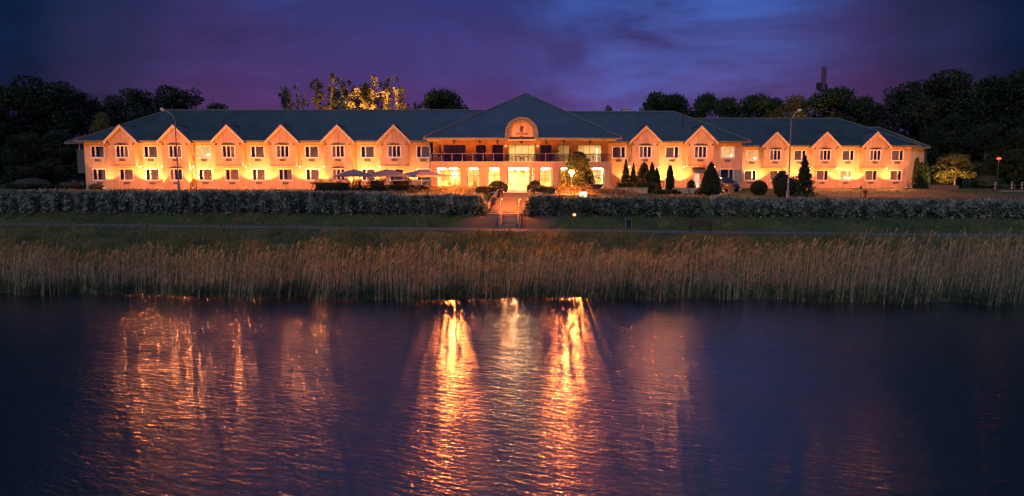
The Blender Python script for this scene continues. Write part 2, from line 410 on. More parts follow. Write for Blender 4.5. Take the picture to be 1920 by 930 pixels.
# ------------------------------------------------------------------ ground, water, path
def sm(a, b, t):
    t = np.clip((t-a)/(b-a), 0, 1); return t*t*(3-2*t)
def path_y(x): return 57.9 - .165*np.clip(x, -90, 90)
def shore_y(x): return 32.2 - .045*np.clip(x, -200, 200) + .5*np.sin(x*.21)+.3*np.sin(x*.63+1)
def hedge_y(x): return 62.8 - .115*np.clip(x, -90, 90)
def stair_x(y): return -.30 + (y-59)*.060
def terrace_z(x, y):
    k = .14 + .10*sm(-30, 0, x) + .58*sm(6, 30, x)
    z = 4.5 - k*(1-sm(62, 95, y))
    z = z + .42*np.exp(-((x+6.6)/3.6)**2-((y-73.5)/3.0)**2) + .55*np.exp(-((x-6.6)/3.2)**2-((y-72.5)/3.2)**2)
    return z
def ground_z(x, y):
    x = np.asarray(x, float); y = np.asarray(y, float)
    ys, yp, yh = shore_y(x), path_y(x), hedge_y(x)
    z = np.where(y < ys, -.9+.9*sm(-6, 0, y-ys), 0)
    t1 = np.clip((y-ys)/(yp-2.5-ys), 0, 1)
    z = np.where(y >= ys, .10+1.33*(.25*t1+.75*t1**1.6), z)
    t2 = np.clip((y-(yp+1.1))/np.maximum(yh-.9-(yp+1.1), .5), 0, 1)
    z = np.where(y > yp+1.1, 1.43 + .95*t2, z)
    zt = terrace_z(x, y)
    t3 = sm(-.7, 1.9, y-yh)
    z = np.where(y > yh-.9, z*(1-t3)+zt*t3, z)
    # cut for the steps
    cut = (np.abs(x-stair_x(y)) < 2.5) & (y > 58.5) & (y < 67.6)
    zs = np.interp(y, [58.5, 59.2, 62.2, 63.0, 67.6], [1.30, 1.30, 2.25, 2.3, 4.0])
    inn = (np.abs(x-stair_x(y)) < np.where(y > 62, 2.3, 1.0))
    z = np.where(cut & inn, np.minimum(z, zs), z)
    z = z + np.where(y > yp+1.2, .05*np.sin(x*1.3+y*.7)*np.sin(y*1.1-x*.4), 0)*np.where(y > 76, 0.3, 1)
    return z
xs = np.concatenate([np.array([-3000, -1500, -800, -400, -250, -170, -130]), np.arange(-105, -6, 1.0), np.arange(-6, 6, .2), np.arange(6, 106, 1.0), np.array([130, 170, 250, 400, 800, 1500, 3000])])
ysg = np.concatenate([np.array([-1500, -300, -60, 0, 15, 22]), np.arange(25, 80, .35), np.arange(80, 130, 2.5), np.array([140, 160, 200, 300, 500, 900, 1600, 4000])])
X, Y = np.meshgrid(xs, ysg, indexing='ij'); Z = ground_z(X, Y)
Z = np.where(Y < 22, -1.4, Z)
nx, ny = X.shape
idx = np.arange(nx*ny).reshape(nx, ny)
F = np.stack([idx[:-1, :-1], idx[1:, :-1], idx[1:, 1:], idx[:-1, 1:]], -1).reshape(-1, 4)
g_o = npmesh('ground', np.stack([X, Y, Z], -1).reshape(-1, 3), F, M['ground']); tag(g_o, kind='structure')
g_o.data.polygons.foreach_set('use_smooth', [True]*len(g_o.data.polygons))
w = MB(); w.add([(-3000, -1500, 0), (3000, -1500, 0), (3000, 60, 0), (-3000, 60, 0)], [(0, 1, 2, 3)])
w_o = w.build('water', M['water']); tag(w_o, kind='structure')
def strip(name, xs_, fy0, fy1, lift, m, zf=ground_z):
    mb = MB(); vs = []
    nn = 5
    for x in xs_:
        for j in range(nn):
            t = j/(nn-1); y = fy0(x)*(1-t)+fy1(x)*t
            vs.append((x, y, float(zf(x, y))+lift))
    fs = [(i*nn+j, (i+1)*nn+j, (i+1)*nn+j+1, i*nn+j+1) for i in range(len(xs_)-1) for j in range(nn-1)]
    mb.add(vs, fs); return tag(mb.build(name, m, smooth=True), kind='structure')
strip('path', np.arange(-90, 90.1, 1.0), lambda x: path_y(x)-2.35, lambda x: path_y(x)+.95, .0, M['asphalt'], lambda x, y: 1.452)
strip('forecourt', np.arange(-2.6, 4.7, .4), lambda x: 67.5, lambda x: 79.6, .03, M['paving'], lambda x, y: np.maximum(ground_z(x, y), 4.36+(y-67.5)*.012))
strip('road', np.arange(34, 105, 2.0), lambda x: 70+0*x, lambda x: 76.5+0*x, .02, mat('road_asphalt', (.05, .048, .045), .9, .2, .9, .5, 30))

# ------------------------------------------------------------------ the hotel
GZ = 4.5
hotel = thing('hotel', 'long two storey hotel with cream walls, gabled bays and blue metal roof', 'hotel', (0, 0, 0))
hotel['org'] = (0, 0, 0)
def wall_holes(mb, x0, x1, z0, z1, y, holes, th=.22, top=None):
    """front face at y, holes (x0,x1,z0,z1) cut out with their reveals, thickness th backwards"""
    hs = [(max(a, x0), min(b, x1), c, d) for a, b, c, d in holes if a < x1 and b > x0]
    X_ = sorted({x0, x1, *[h[0] for h in hs], *[h[1] for h in hs]}); Z_ = sorted({z0, z1, *[h[2] for h in hs], *[h[3] for h in hs]})
    for i in range(len(X_)-1):
        for j in range(len(Z_)-1):
            cx, cz = (X_[i]+X_[i+1])/2, (Z_[j]+Z_[j+1])/2
            if any(a < cx < b and c < cz < d for a, b, c, d in hs): continue
            mb.add([(X_[i], y, Z_[j]), (X_[i+1], y, Z_[j]), (X_[i+1], y, Z_[j+1]), (X_[i], y, Z_[j+1])], [(0, 1, 2, 3)])
    for a, b, c, d in hs:
        y2 = y+th
        mb.add([(a, y, c), (a, y2, c), (a, y2, d), (a, y, d)], [(0, 1, 2, 3)])
        mb.add([(b, y, c), (b, y2, c), (b, y2, d), (b, y, d)], [(3, 2, 1, 0)])
        mb.add([(a, y, c), (b, y, c), (b, y2, c), (a, y2, c)], [(0, 1, 2, 3)])
        mb.add([(a, y, d), (b, y, d), (b, y2, d), (a, y2, d)], [(3, 2, 1, 0)])
# --- window prototypes (local: opening centred on 0,0, front face of wall at y=0)
WW, WH = 1.66, 1.42
def curtain_mesh(x0, x1, z0, z1, y, seed, amp=.03):
    rr = random.Random(seed); n = int((x1-x0)/.035)+2; vs = []; ph = rr.random()*6
    for i in range(n):
        x = x0+(x1-x0)*i/(n-1); yy = y+amp*math.sin(x*38+ph+math.sin(x*9)*1.5)
        vs += [(x, yy, z0), (x, yy, z1)]
    m = MB(); m.add(vs, [(2*i, 2*i+2, 2*i+3, 2*i+1) for i in range(n-1)]); return m
def win_proto(kind, cur, lit=None):
    w2, h2 = WW/2, WH/2
    if kind == 'triple': w2 = .76
    t = .075
    f = MB(); f.box(-w2, w2, .05, .13, -h2, -h2+t); f.box(-w2, w2, .05, .13, h2-t, h2)
    f.box(-w2, -w2+t, .051, .129, -h2+t, h2-t); f.box(w2-t, w2, .051, .129, -h2+t, h2-t)
    f.box(-w2-.06, w2+.06, -.07, .05, -h2-.07, -h2)         # sill
    # surround
    f.box(-w2-.05, w2+.05, -.025, .01, h2, h2+.06); f.box(-w2-.05, -w2, -.025, .01, -h2, h2); f.box(w2, w2+.05, -.025, .01, -h2, h2)
    divs = {'left': [-w2+WW*.34], 'right': [w2-WW*.34], 'triple': [-.25, .25]}[kind]
    for d in divs: f.box(d-.06, d+.06, .04, .125, -h2+t, h2-t)
    if kind == 'triple':
        pts = [(-.84, h2+.06), (-.84, h2+.10), (-.5, h2+.20), (0, h2+.24), (.5, h2+.20), (.84, h2+.10), (.84, h2+.06)]
        f.prism(pts, -.12, .0, 1)
    fo = f.build('window', [M['frame'], M['dark']], org=(0, 0, 0))
    p = MB(); p.add([(-w2+t, .09, -h2+t), (w2-t, .09, -h2+t), (w2-t, .09, h2-t), (-w2+t, .09, h2-t)], [(0, 1, 2, 3)])
    p.build('pane', M['pane'], fo)
    if cur:
        rr = random.Random(cur)
        a, b = {'left': (-w2+WW*.34, w2), 'right': (-w2, w2-WW*.34), 'triple': (-w2, w2)}[kind]
        if cur == 2: a, b = (a, a+(b-a)*.62) if kind != 'left' else (b-(b-a)*.62, b)
        if kind == 'triple': a, b = (.2, w2) if cur == 1 else (-w2, -.3)
        if lit: a, b = -w2, w2
        curtain_mesh(a, b, -h2, h2, .19, cur).build('curtain', lit or M['curtain'], fo)
    if not lit:
        d = MB(); d.add([(-w2, .42, -h2), (w2, .42, -h2), (w2, .42, h2), (-w2, .42, h2)], [(0, 1, 2, 3)])  # dark sheet stands in for the shade of the unlit room
        d.build('dark_room_sheet', M['dark'], fo)
    return fo
def litcurtain(name, col, s):
    m, n, l, b = newmat(name); b.inputs['Base Color'].default_value = (.5, .4, .25, 1)
    tc_ = n.new('ShaderNodeTexCoord'); nz = n.new('ShaderNodeTexNoise'); nz.inputs['Scale'].default_value = 3
    l.new(tc_.outputs['Object'], nz.inputs['Vector'])
    b.inputs['Emission Color'].default_value = (*col, 1); l.new(mth('MULTIPLY_ADD', nz.outputs['Fac'], s*1.2, s*.4, n, l), b.inputs['Emission Strength'])
    return m
LIT_Y = litcurtain('lit_yellow_curtain', (1, .56, .20), .85)
LIT_O = litcurtain('lit_orange_curtain', (1, .42, .12), .9)
LIT_P = litcurtain('lit_pink_curtain', (1, .50, .42), .95)
BULB = emis('room_lamp_glow', (1, .72, .34), 6.0)
protos = {}
def window(x, z, y, kind, cur=1, lit=None, lamp=None):
    key = (kind, cur, lit.name if lit else '')
    if key not in protos:
        o = win_proto(kind, cur, lit); protos[key] = o; o.parent = hotel
    else: o = copy_tree(protos[key], hotel)
    o.location = (x, y, z)
    if lamp is not None:
        m = MB(); m.lathe([(.10, -.12), (.17, -.10), (.10, .12), (.08, .13)], (lamp[0], .155, lamp[1]), 8)
        q = m.build('lamp_shade', BULB, org=(0, 0, 0)); q.parent = o
    return (x-(.76 if kind == 'triple' else WW/2), x+(.76 if kind == 'triple' else WW/2), z-WH/2, z+WH/2)
gr_proto = None
def grille(x, z, y):
    global gr_proto
    if gr_proto is None:
        g_ = MB(); g_.box(-.37, .37, -.05, .0, -.14, .14)
        for k in range(7): g_.box(-.33+k*.1, -.27+k*.1, -.062, -.051, -.11, .11, 1)
        gr_proto = g_.build('ventilation_grille', [M['grille'], M['dark']], org=(0, 0, 0)); gr_proto.parent = hotel; o = gr_proto
    else: o = copy_tree(gr_proto, hotel)
    o.location = (x, y, z)
ZU, ZL = 9.14, 6.33          # window centres, upper and lower storey
ZE, ZR = 10.50, 14.9         # eaves and ridge
FB = 7.42                    # underside of the overhanging bays
def hip_roof(name, x0, x1, y0, y1, ze, zr, hipl, hipr, cut=None):
    ym = (y0+y1)/2; run = ym-y0
    a = x0+(run if hipl else 0); b = x1-(run if hipr else 0)
    v = [(x0, y0, ze), (x1, y0, ze), (x1, y1, ze), (x0, y1, ze), (a, ym, zr), (b, ym, zr)]
    m = MB(); m.add(v, [(0, 1, 5, 4), (2, 3, 4, 5), (0, 4, 3), (1, 2, 5)])
    # sheet thickness at the edge
    m.box(x0, x1, y0, y0+.05, ze-.10, ze-.004); m.box(x0, x0+.05, y0+.05, y1, ze-.10, ze-.004); m.box(x1-.05, x1, y0+.05, y1, ze-.10, ze-.004)
    rf = m.build(name, M['roof'], hotel)
    s = MB(); s.box(x0+.08, x1-.08, y0+.12, y1-.1, ze-.16, ze-.11); s.build('soffit', M['trim'], rf)
    gt = MB(); gt.box(x0-.05, x1+.05, y0-.13, y0-.005, ze-.17, ze-.03)
    gt.box(x0+.02, x1-.02, y0+.052, y0+.1, ze-.26, ze-.10)
    # wavy sheet ends above the gutter
    k = x0
    while k < x1: gt.box(k, k+.16, y0-.09, y0-.004, ze-.028, ze+.035, 1); k += .42
    gt.build('gutter', [M['gutter'], M['roof']], rf)
    # ridge and hip caps
    c_ = MB(); c_.cyl((a, ym, zr+.02), (b, ym, zr+.02), .09, n=6)
    if hipl: c_.cyl((a, ym, zr), (x0, y0, ze+.02), .07, n=6)
    if hipr: c_.cyl((b, ym, zr), (x1, y0, ze+.02), .07, n=6)
    c_.build('ridge_cap', M['gutter'], rf)
    return rf
BW2 = 1.60; BP = 1.0        # bay half width, projection
def bay(xc, y, full, second_ground=True, cur=1, lit=None):
    yf = y-BP; zb = (GZ-.5) if full else FB
    m = MB(); holes = []
    holes.append(window(xc, ZU, yf, 'triple', cur)); grille(xc, ZU-1.06, yf)
    if full: holes.append(window(xc, ZL, yf, 'triple', 2)); grille(xc, ZL-1.05, yf)
    wall_holes(m, xc-BW2, xc+BW2, zb, ZE+.14, yf, holes)
    m.add([(xc-BW2, yf, ZE+.14), (xc+BW2, yf, ZE+.14), (xc, yf, ZE+.14+BW2)], [(0, 1, 2)])
    for s in (-1, 1):
        xx = xc+s*BW2
        m.add([(xx, yf, zb), (xx, y+1.2, zb), (xx, y+1.2, ZE+.14), (xx, yf, ZE+.14)], [(0, 1, 2, 3) if s > 0 else (3, 2, 1, 0)])
    if not full:
        m.add([(xc-BW2, yf, zb), (xc+BW2, yf, zb), (xc+BW2, y+.1, zb), (xc-BW2, y+.1, zb)], [(3, 2, 1, 0)])
        m.box(xc-BW2-.03, xc+BW2+.03, yf-.03, y-.002, zb-.06, zb-.004)
    b_ = m.build('bay', M['plaster'], hotel)
    # gable roof with thickness
    hw = 2.05; z0 = ZE+.14+BW2-hw+.12; zt = z0+hw; r = MB(); th = .13
    yb = y-.1+(zt-ZE)/((ZR-ZE)/7.9)+.2
    for s in (-1, 1):
        e = (xc+s*hw, z0); t = (xc, zt)
        ybe = y-.3
        r.add([(e[0], yf-.32, e[1]), (t[0], yf-.32, t[1]), (t[0], yb, t[1]), (e[0], ybe, e[1]),
               (e[0], yf-.32, e[1]-th), (t[0], yf-.32, t[1]-th), (t[0], yb, t[1]-th), (e[0], ybe, e[1]-th)],
              [(0, 1, 2, 3), (4, 7, 6, 5), (0, 4, 5, 1), (0, 3, 7, 4)])
    r.cyl((xc, yf-.33, zt+.01), (xc, yb, zt+.01), .07, n=6)
    gr = r.build('gable_roof', M['roof'], b_)
    v = MB()
    for s in (-1, 1):   # two-stepped bargeboard
        for (dy, off, wd_) in ((-.37, 0.02, .20), (-.30, -.20, .13)):
            ax, az = xc+s*(hw), z0-off*0+off; tx, tz = xc, zt+off
            v.add([(ax, yf+dy, az-wd_), (tx, yf+dy, tz-wd_-.02), (tx, yf+dy, tz-.02), (ax, yf+dy, az),
                   (ax, yf+dy+.05, az-wd_), (tx, yf+dy+.05, tz-wd_-.02), (tx, yf+dy+.05, tz-.02), (ax, yf+dy+.05, az)],
                  [(0, 1, 2, 3), (7, 6, 5, 4), (0, 4, 5, 1), (3, 2, 6, 7), (0, 3, 7, 4)])
    v.build('bargeboard', M['trim'], b_)
    for s, dz in ((-1, ZE-.5), (1, ZE-.5)):
        q = MB(); q.box(xc+s*(BW2-.15)-.07, xc+s*(BW2-.15)+.07, yf-.12, yf-.002, dz-.08, dz+.08); q.build('wall_camera', M['dark'], b_)
    return yf
# --- left wing
YL = 85.0
xL0, xL1 = wx(160, YL), wx(806, YL)
bays_L = [229, 328.5, 428.5, 530, 634, 739.5]; full_L = [0, 1, 0, 0, 1, 0]
holes = []
for px, c_ in ((184.5, 2), (284, 1), (384, 1), (484, 3), (585.4, 4), (690, 1), (794, 3)):
    x = wx(px, YL)
    lit = LIT_Y if px == 384 else None
    holes.append(window(x, ZU, YL, 'left', c_, lit, (.45, -.38) if lit else None)); grille(x, ZU-1.06, YL)
for i, px in enumerate((186, 236.5, 285.4, 385, 435, 485, 535, 586, 691, 743.5, 794)):
    x = wx(px, YL)
    lit = None
    holes.append(window(x, ZL, YL, 'left', (2, 3, 1, 4, 1, 3, 2, 1, 4, 3, 1)[i], lit, None)); grille(x, ZL-1.05, YL)
m = MB(); wall_holes(m, xL0, xL1, GZ-.5, ZE-.1, YL, holes)
m.add([(xL0, YL, GZ-.5), (xL0, YL+14, GZ-.5), (xL0, YL+14, ZE-.1), (xL0, YL, ZE-.1)], [(3, 2, 1, 0)])
m.add([(xL0, YL+14, GZ-.5), (xL1, YL+14, GZ-.5), (xL1, YL+14, ZE-.1), (xL0, YL+14, ZE-.1)], [(3, 2, 1, 0)])
m.build('wall', M['plaster'], hotel)
XBL = []
for px, fl in zip(bays_L, full_L):
    xc = wx(px, YL-BP, 290); XBL.append(xc); bay(xc, YL, fl, cur=1 if px < 500 else 2)
hip_roof('roof', xL0-.75, wx(915, YL)+2, YL-.75, YL+14.7, ZE, ZR, True, False)
# side annex at the far left end, on a post
ax0 = wx(146, 89.5); m = MB(); m.box(ax0, xL0-.03, 89.5, 97, wz(325, 91), ZE-.15); m.build('side_annex', M['siding'], hotel)
lw = MB(); lw.box(xL0-1.15, xL0-.25, 89.44, 89.49, 8.35, 9.85); lw.build('lit_window', LIT_P, hotel)
m = MB(); m.box(xL0-1.6, xL0-1.48, 89.9, 90.02, GZ-.5, wz(325, 91)-.003); m.build('annex_post', M['trim'], hotel)
hip_roof('roof', ax0-.9, ax0+14, 88.6, 98.6, ZE-.02, 13.1, True, False)
def downpipe(x, y, z0=GZ-.2, z1=ZE-.2):
    q = MB(); q.cyl((x, y, z0), (x, y, z1), .05, n=8)
    for zz in (z0+1, (z0+z1)/2, z1-.5): q.cyl((x, y, zz), (x, y, zz+.06), .07, n=8)
    q.build('downpipe', M['gutter'], hotel)
for i in (1, 4): downpipe(XBL[i]+BW2+.35, YL-.09)
downpipe(xL0-.5, YL-.1, ZE-1.2)
# --- right wing, near part
YR = 86.5
xR0, xR1 = wx(1138, YR), wx(1391, YR)
bays_R = [1210, 1313.5]; holes = []
for px, lit in ((1160, None), (1259.5, None), (1363.5, LIT_Y)):
    x = wx(px, YR); holes.append(window(x, ZU, YR, 'right', 1, lit, (.45, -.4) if lit else None)); grille(x, ZU-1.06, YR)
holes.append(window(wx(1363, YR), ZL, YR, 'right', 0))
dx0, dx1, dz1 = wx(1302, YR), wx(1312, YR), wz(326, YR)
holes.append((dx0, dx1, GZ-.25, dz1))
m = MB(); wall_holes(m, xR0, xR1, GZ-.7, ZE-.1, YR, holes)
m.add([(xR1, YR, GZ-.5), (xR1, YR+14, GZ-.5), (xR1, YR+14, ZE-.1), (xR1, YR, ZE-.1)], [(0, 1, 2, 3)])
m.add([(xR0, YR+14, GZ-.5), (xR1, YR+14, GZ-.5), (xR1, YR+14, ZE-.1), (xR0, YR+14, ZE-.1)], [(3, 2, 1, 0)])
m.build('wall', M['plaster'], hotel)
d = MB(); d.box(dx0, dx1, YR+.14, YR+.18, GZ-.25, dz1); do = d.build('door', LIT_P, hotel)
d = MB(); d.box(dx0, dx1, YR+.10, YR+.137, GZ+.95, GZ+1.03); d.box(dx0, dx0+.05, YR+.10, YR+.137, GZ-.25, dz1); d.build('door_bar', M['trim'], do)
aw = MB(); x0_, x1_ = wx(1301, YR)-.3, wx(1320, YR)+.1
aw.add([(x0_, YR-.02, wz(314, YR)), (x1_, YR-.02, wz(314, YR)), (x1_, YR-1.05, dz1+.12), (x0_, YR-1.05, dz1+.12), (x0_, YR-.02, dz1+.08), (x1_, YR-.02, dz1+.08)],
       [(0, 3, 2, 1), (0, 4, 3), (1, 2, 5), (3, 4, 5, 2)]); aw.build('awning', M['siding'], hotel)
XBR = []
for px in bays_R:
    xc = wx(px, YR-BP, 290); XBR.append(xc); bay(xc, YR, 0, cur=2)
hip_roof('roof', -1.0+6, xR1+.75, YR-.75, YR+14.7, ZE, 14.85, False, True)
fl = MB(); fx, fz = wpos(1281, 224, 90); fl.cyl((fx, 90.0, 12.2), (fx, 90.0, 14.0), .05, n=6); fl.build('flue', M['dark'], hotel)
ch = MB(); cx_ = wx(1171, 97); ch.box(cx_-.55, cx_+.55, 96.5, 97.5, 13.2, wz(206, 97)); ch.box(cx_-.65, cx_+.65, 96.4, 97.6, wz(206, 97), wz(205, 97)); ch.build('chimney', M['trim'], hotel)
# --- right wing, far part
YF = 96.7
xF0, xF1 = xR1-.5, wx(1707, YF)
bays_F = [1454, 1547.5, 1641.5]; holes = []
for px, lit, lamp in ((1409, LIT_O, (.5, -.4)), (1499, None, None), (1589, None, None), (1681.5, None, None)):
    x = wx(px, YF); holes.append(window(x, ZU, YF, 'right', 1, lit, lamp)); grille(x, ZU-1.06, YF)
for px, lit in ((1407, None), (1455, None), (1542, None), (1586, LIT_O), (1633.5, None), (1680, None)):
    x = wx(px, YF); holes.append(window(x, ZL, YF, 'right', 1, lit, (.0, -.3) if lit else None)); grille(x, ZL-1.05, YF)
m = MB(); wall_holes(m, xF0, xF1, GZ-.7, ZE-.1, YF, holes)
m.add([(xF1, YF, GZ-.5), (xF1, YF+14, GZ-.5), (xF1, YF+14, ZE-.1), (xF1, YF, ZE-.1)], [(0, 1, 2, 3)])
m.add([(xF0, YF+14, GZ-.5), (xF1, YF+14, GZ-.5), (xF1, YF+14, ZE-.1), (xF0, YF+14, ZE-.1)], [(3, 2, 1, 0)])
m.build('wall', M['plaster'], hotel)
xa1 = wx(1728, 101); m = MB(); m.box(xF1+.02, xa1, 100.5, 108, GZ-.5, ZE-.15); m.build('side_annex', M['plaster'], hotel)
am = MB(); am.box(xF1+.35, xF1+1.4, 100.43, 100.49, 8.4, 9.9); am.build('annex_window', M['dark'], hotel)
XBF = []
for px in bays_F:
    xc = wx(px, YF-BP, 290); XBF.append(xc); bay(xc, YF, 0, cur=2)
hip_roof('roof', xF0-3, xF1+.75, YF-.75, YF+14.7, ZE, 14.85, False, True)
hip_roof('roof', xa1-14, xa1+.35, 99.8, 109.5, ZE-.02, 13.6, False, True)
downpipe(xa1+.1, 100.3)

# --- central pavilion
YP = 80.6        # balcony edge / pier plane
YW = 83.6        # upper wall behind the balcony
px0, px1 = wx(807, YP), wx(1147, YP)
ZB = wz(313.5, YP); ZBT = wz(304, YP)      # balcony band
UZ0, UZ1 = ZBT, ZE-.1
# upper wall with glazed openings
def P(px, Y_): return wx(px, Y_, 290)
up = [(832, 873), (892.6, 911), (923, 943.5), (954, 1003.5), (1012.6, 1034.5), (1045.5, 1068), (1083.5, 1128)]
uh = [(P(a, YW), P(b, YW), ZBT+.02, wz(271.5, YW)) for a, b in up]
m = MB(); wall_holes(m, px0, px1, ZBT-.1, ZE-.1, YW, uh)
m.build('upper_wall', M['plaster'], hotel)
m = MB()
m.box(px0, px1, YP, YW-.004, ZB, ZBT)          # balcony slab with deep fascia
m.build('balcony', M['plaster'], hotel)
m = MB(); m.box(px0-.05, px1+.05, YP-.06, YP+.1, ZBT, ZBT+.06); m.build('balcony_coping', M['trim'], hotel)
# ground floor piers
YG = YP+.9       # glazing plane
gl_ = [(819.7, 863.8), (876, 899.7), (915, 937.7), (952, 993), (997.4, 1001), (1012, 1034.5), (1051, 1078), (1101, 1132)]
gh = [(P(a, YG), P(b, YG), GZ-.02 if a == 952 else GZ+.35, ZB-.02) for a, b in gl_]
m = MB(); wall_holes(m, px0, px1-.02, GZ-.5, ZB-.003, YG, gh, .3)
m.add([(px1-.02, YG, GZ-.5), (px1-.02, 90, GZ-.5), (px1-.02, 90, ZB), (px1-.02, YG, ZB)], [(0, 1, 2, 3)])
m.build('ground_floor_wall', M['plaster'], hotel)
for a, b in ((807, 818), (865.5, 874.5), (901.5, 913.5), (939.5, 950), (1002.5, 1010.5), (1036, 1048), (1134.5, 1147)):
    q = MB(); xa, xb = P(a, YP), P(b, YP); q.box(xa, xb, YP+.03, YG-.003, GZ-.4, ZB-.003)
    q.box(xa-.06, xb+.06, YP-.02, YG-.004, ZB-.16, ZB-.005); q.build('pier', M['plaster'], hotel)
def glazing(x0, x1, z0, z1, y, nv, zs=(), name='window', parent=hotel, mat_=None):
    t = .05; f = MB(); f.box(x0, x1, y, y+.07, z0, z0+t); f.box(x0, x1, y, y+.07, z1-t, z1); f.box(x0, x0+t, y+.001, y+.069, z0+t, z1-t); f.box(x1-t, x1, y+.001, y+.069, z0+t, z1-t)
    for k in range(1, nv): xx = x0+(x1-x0)*k/nv; f.box(xx-t/2, xx+t/2, y+.001, y+.069, z0+t, z1-t)
    for zz in zs: f.box(x0+t, x1-t, y+.002, y+.066, zz-t/2, zz+t/2)
    o = f.build(name, mat_ or M['mullion'], parent)
    p_ = MB(); p_.add([(x0+t, y+.035, z0+t), (x1-t, y+.035, z0+t), (x1-t, y+.035, z1-t), (x0+t, y+.035, z1-t)], [(0, 1, 2, 3)]); p_.build('pane', M['pane'], o)
    return o
nvs = [4, 2, 2, 4, 2, 2, 4]
for (a, b, c, d_), nv in zip(uh, nvs): glazing(a, b, c, d_, YW+.08, nv, (c+1.0,) if nv == 4 else ())
nvg = [4, 2, 2, 3, 1, 2, 2, 3]
for i, ((a, b, c, d_), nv) in enumerate(zip(gh, nvg)):
    if i == 3:
        glazing(a, b, 6.65, d_, YG+.1, 3)
        o = glazing(a, b, c, 6.62, YG+.1, 4, (), 'entrance_door')
        hd = MB(); mx_ = (a+b)/2
        for s in (-1, 1): hd.cyl((mx_+s*.12, YG+.04, 5.1), (mx_+s*.12, YG+.04, 6.0), .02, n=6)
        hd.build('door_handle', M['dark'], o)
    else: glazing(a, b, c, d_, YG+.1, nv, ((wz(329, YG)),))
# rooms behind the glass
ZC = ZB-.05
rm = MB()
rm.add([(px0+.3, YG+.3, GZ), (px1-.3, YG+.3, GZ), (px1-.3, 90, GZ), (px0+.3, 90, GZ)], [(0, 1, 2, 3)], 1)
rm.add([(px0+.3, 89.9, GZ), (px1-.3, 89.9, GZ), (px1-.3, 89.9, ZC), (px0+.3, 89.9, ZC)], [(0, 1, 2, 3)])
rm.add([(px0+.3, YG+.3, ZC), (px1-.3, YG+.3, ZC), (px1-.3, 90, ZC), (px0+.3, 90, ZC)], [(3, 2, 1, 0)])
rm.add([(px0+.3, YG+.3, GZ), (px0+.3, 90, GZ), (px0+.3, 90, ZC), (px0+.3, YG+.3, ZC)], [(0, 1, 2, 3)])
rm.add([(px1-.3, YG+.3, GZ), (px1-.3, 90, GZ), (px1-.3, 90, ZC), (px1-.3, YG+.3, ZC)], [(3, 2, 1, 0)])
xp = P(1006, 84); rm.box(xp-.1, xp+.1, YG+1.6, 89.8, GZ, ZC); xp = P(906, 84); rm.box(xp-.1, xp+.1, YG+2.5, 89.8, GZ, ZC)
room = rm.build('lobby', [M['inner'], M['innerfloor']], hotel)
PANEL = emis('ceiling_panel_glow', (1, .66, .30), 115.0)
for k, px in enumerate((828, 850, 888, 926, 962, 984, 1023, 1060, 1092, 1120)):
    for yy in (83.6, 86.6):
        q = MB(); x = P(px, yy); q.box(x-.45, x+.45, yy-.4, yy+.4, ZC-.07, ZC-.02); q.build('ceiling_panel', PANEL, room)
# counter, back shelf and pictures in the lobby
for px in (958, 972.5, 987, 1019, 929):  # added pendants, brightest at the entrance for its streak in the water
    q = MB(); x = P(px, 82.6); q.lathe([(.03, -.14), (.12, -.08), (.14, 0), (.10, .1), (.02, .14)], (x, 82.6, 6.95), 8); q.cyl((x, 82.6, 7.08), (x, 82.6, ZC-.02), .012, n=4, cap=False); q.build('added_pendant', emis('added_pendant_glow', (1, .52, .22), 3200.0 if px < 1000 and px > 940 else 500.0), room)
q = MB(); q.box(P(966, 86), P(992, 86), 86, 86.7, GZ, GZ+1.1); q.box(P(964, 86), P(994, 86), 85.9, 86.8, GZ+1.1, GZ+1.16); q.build('counter', M['desk'], room)
q = MB()
for a, b, z0, z1 in ((868, 896, 5.4, 6.2), (925, 936, 5.6, 6.6), (975, 986, 6.0, 6.8), (1015, 1030, 5.5, 6.1), (826, 842, 5.6, 6.4)):
    q.box(P(a, 89.8), P(b, 89.8), 89.75, 89.85, z0, z1)
q.build('wall_picture', M['desk'], room)
q = MB(); rr = random.Random(4)
for k in range(16):
    x = rr.uniform(px0+1, px1-1); y = rr.uniform(82.6, 86)
    if abs(x-1.0) < 1.6: continue
    q.cyl((x, y, GZ), (x, y, GZ+.73), .05, n=6); q.cyl((x, y, GZ+.73), (x, y, GZ+.77), .5, n=12)
    for t in (0, 2.1, 4.2):
        xx, yy = x+.75*math.cos(t), y+.75*math.sin(t); q.box(xx-.2, xx+.2, yy-.2, yy+.2, GZ+.42, GZ+.47); q.box(xx-.2, xx+.2, yy+.16, yy+.2, GZ+.47, GZ+.95)
        for sx in (-.18, .18): q.cyl((xx+sx, yy-.18, GZ), (xx+sx, yy-.18, GZ+.42), .02, n=4)
q.build('lobby_furniture', M['desk'], room)
# upper rooms
ur = MB()
for (a, b) in ((P(950, YW), P(1008, YW)), (P(1040, YW), P(1134, YW))):
    y0, y1, z0, z1 = YW+.3, 88.5, ZBT, ZE-.25
    ur.add([(a, y1, z0), (b, y1, z0), (b, y1, z1), (a, y1, z1)], [(0, 1, 2, 3)]); ur.add([(a, y0, z0), (a, y1, z0), (a, y1, z1), (a, y0, z1)], [(0, 1, 2, 3)])
    ur.add([(b, y0, z0), (b, y1, z0), (b, y1, z1), (b, y0, z1)], [(3, 2, 1, 0)]); ur.add([(a, y0, z0), (b, y0, z0), (b, y1, z0), (a, y1, z0)], [(0, 1, 2, 3)])
    ur.add([(a, y0, z1), (b, y0, z1), (b, y1, z1), (a, y1, z1)], [(3, 2, 1, 0)])
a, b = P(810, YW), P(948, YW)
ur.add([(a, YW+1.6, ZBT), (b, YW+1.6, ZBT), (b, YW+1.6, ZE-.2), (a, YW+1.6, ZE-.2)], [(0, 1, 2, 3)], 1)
a, b = P(1009, YW), P(1039, YW)
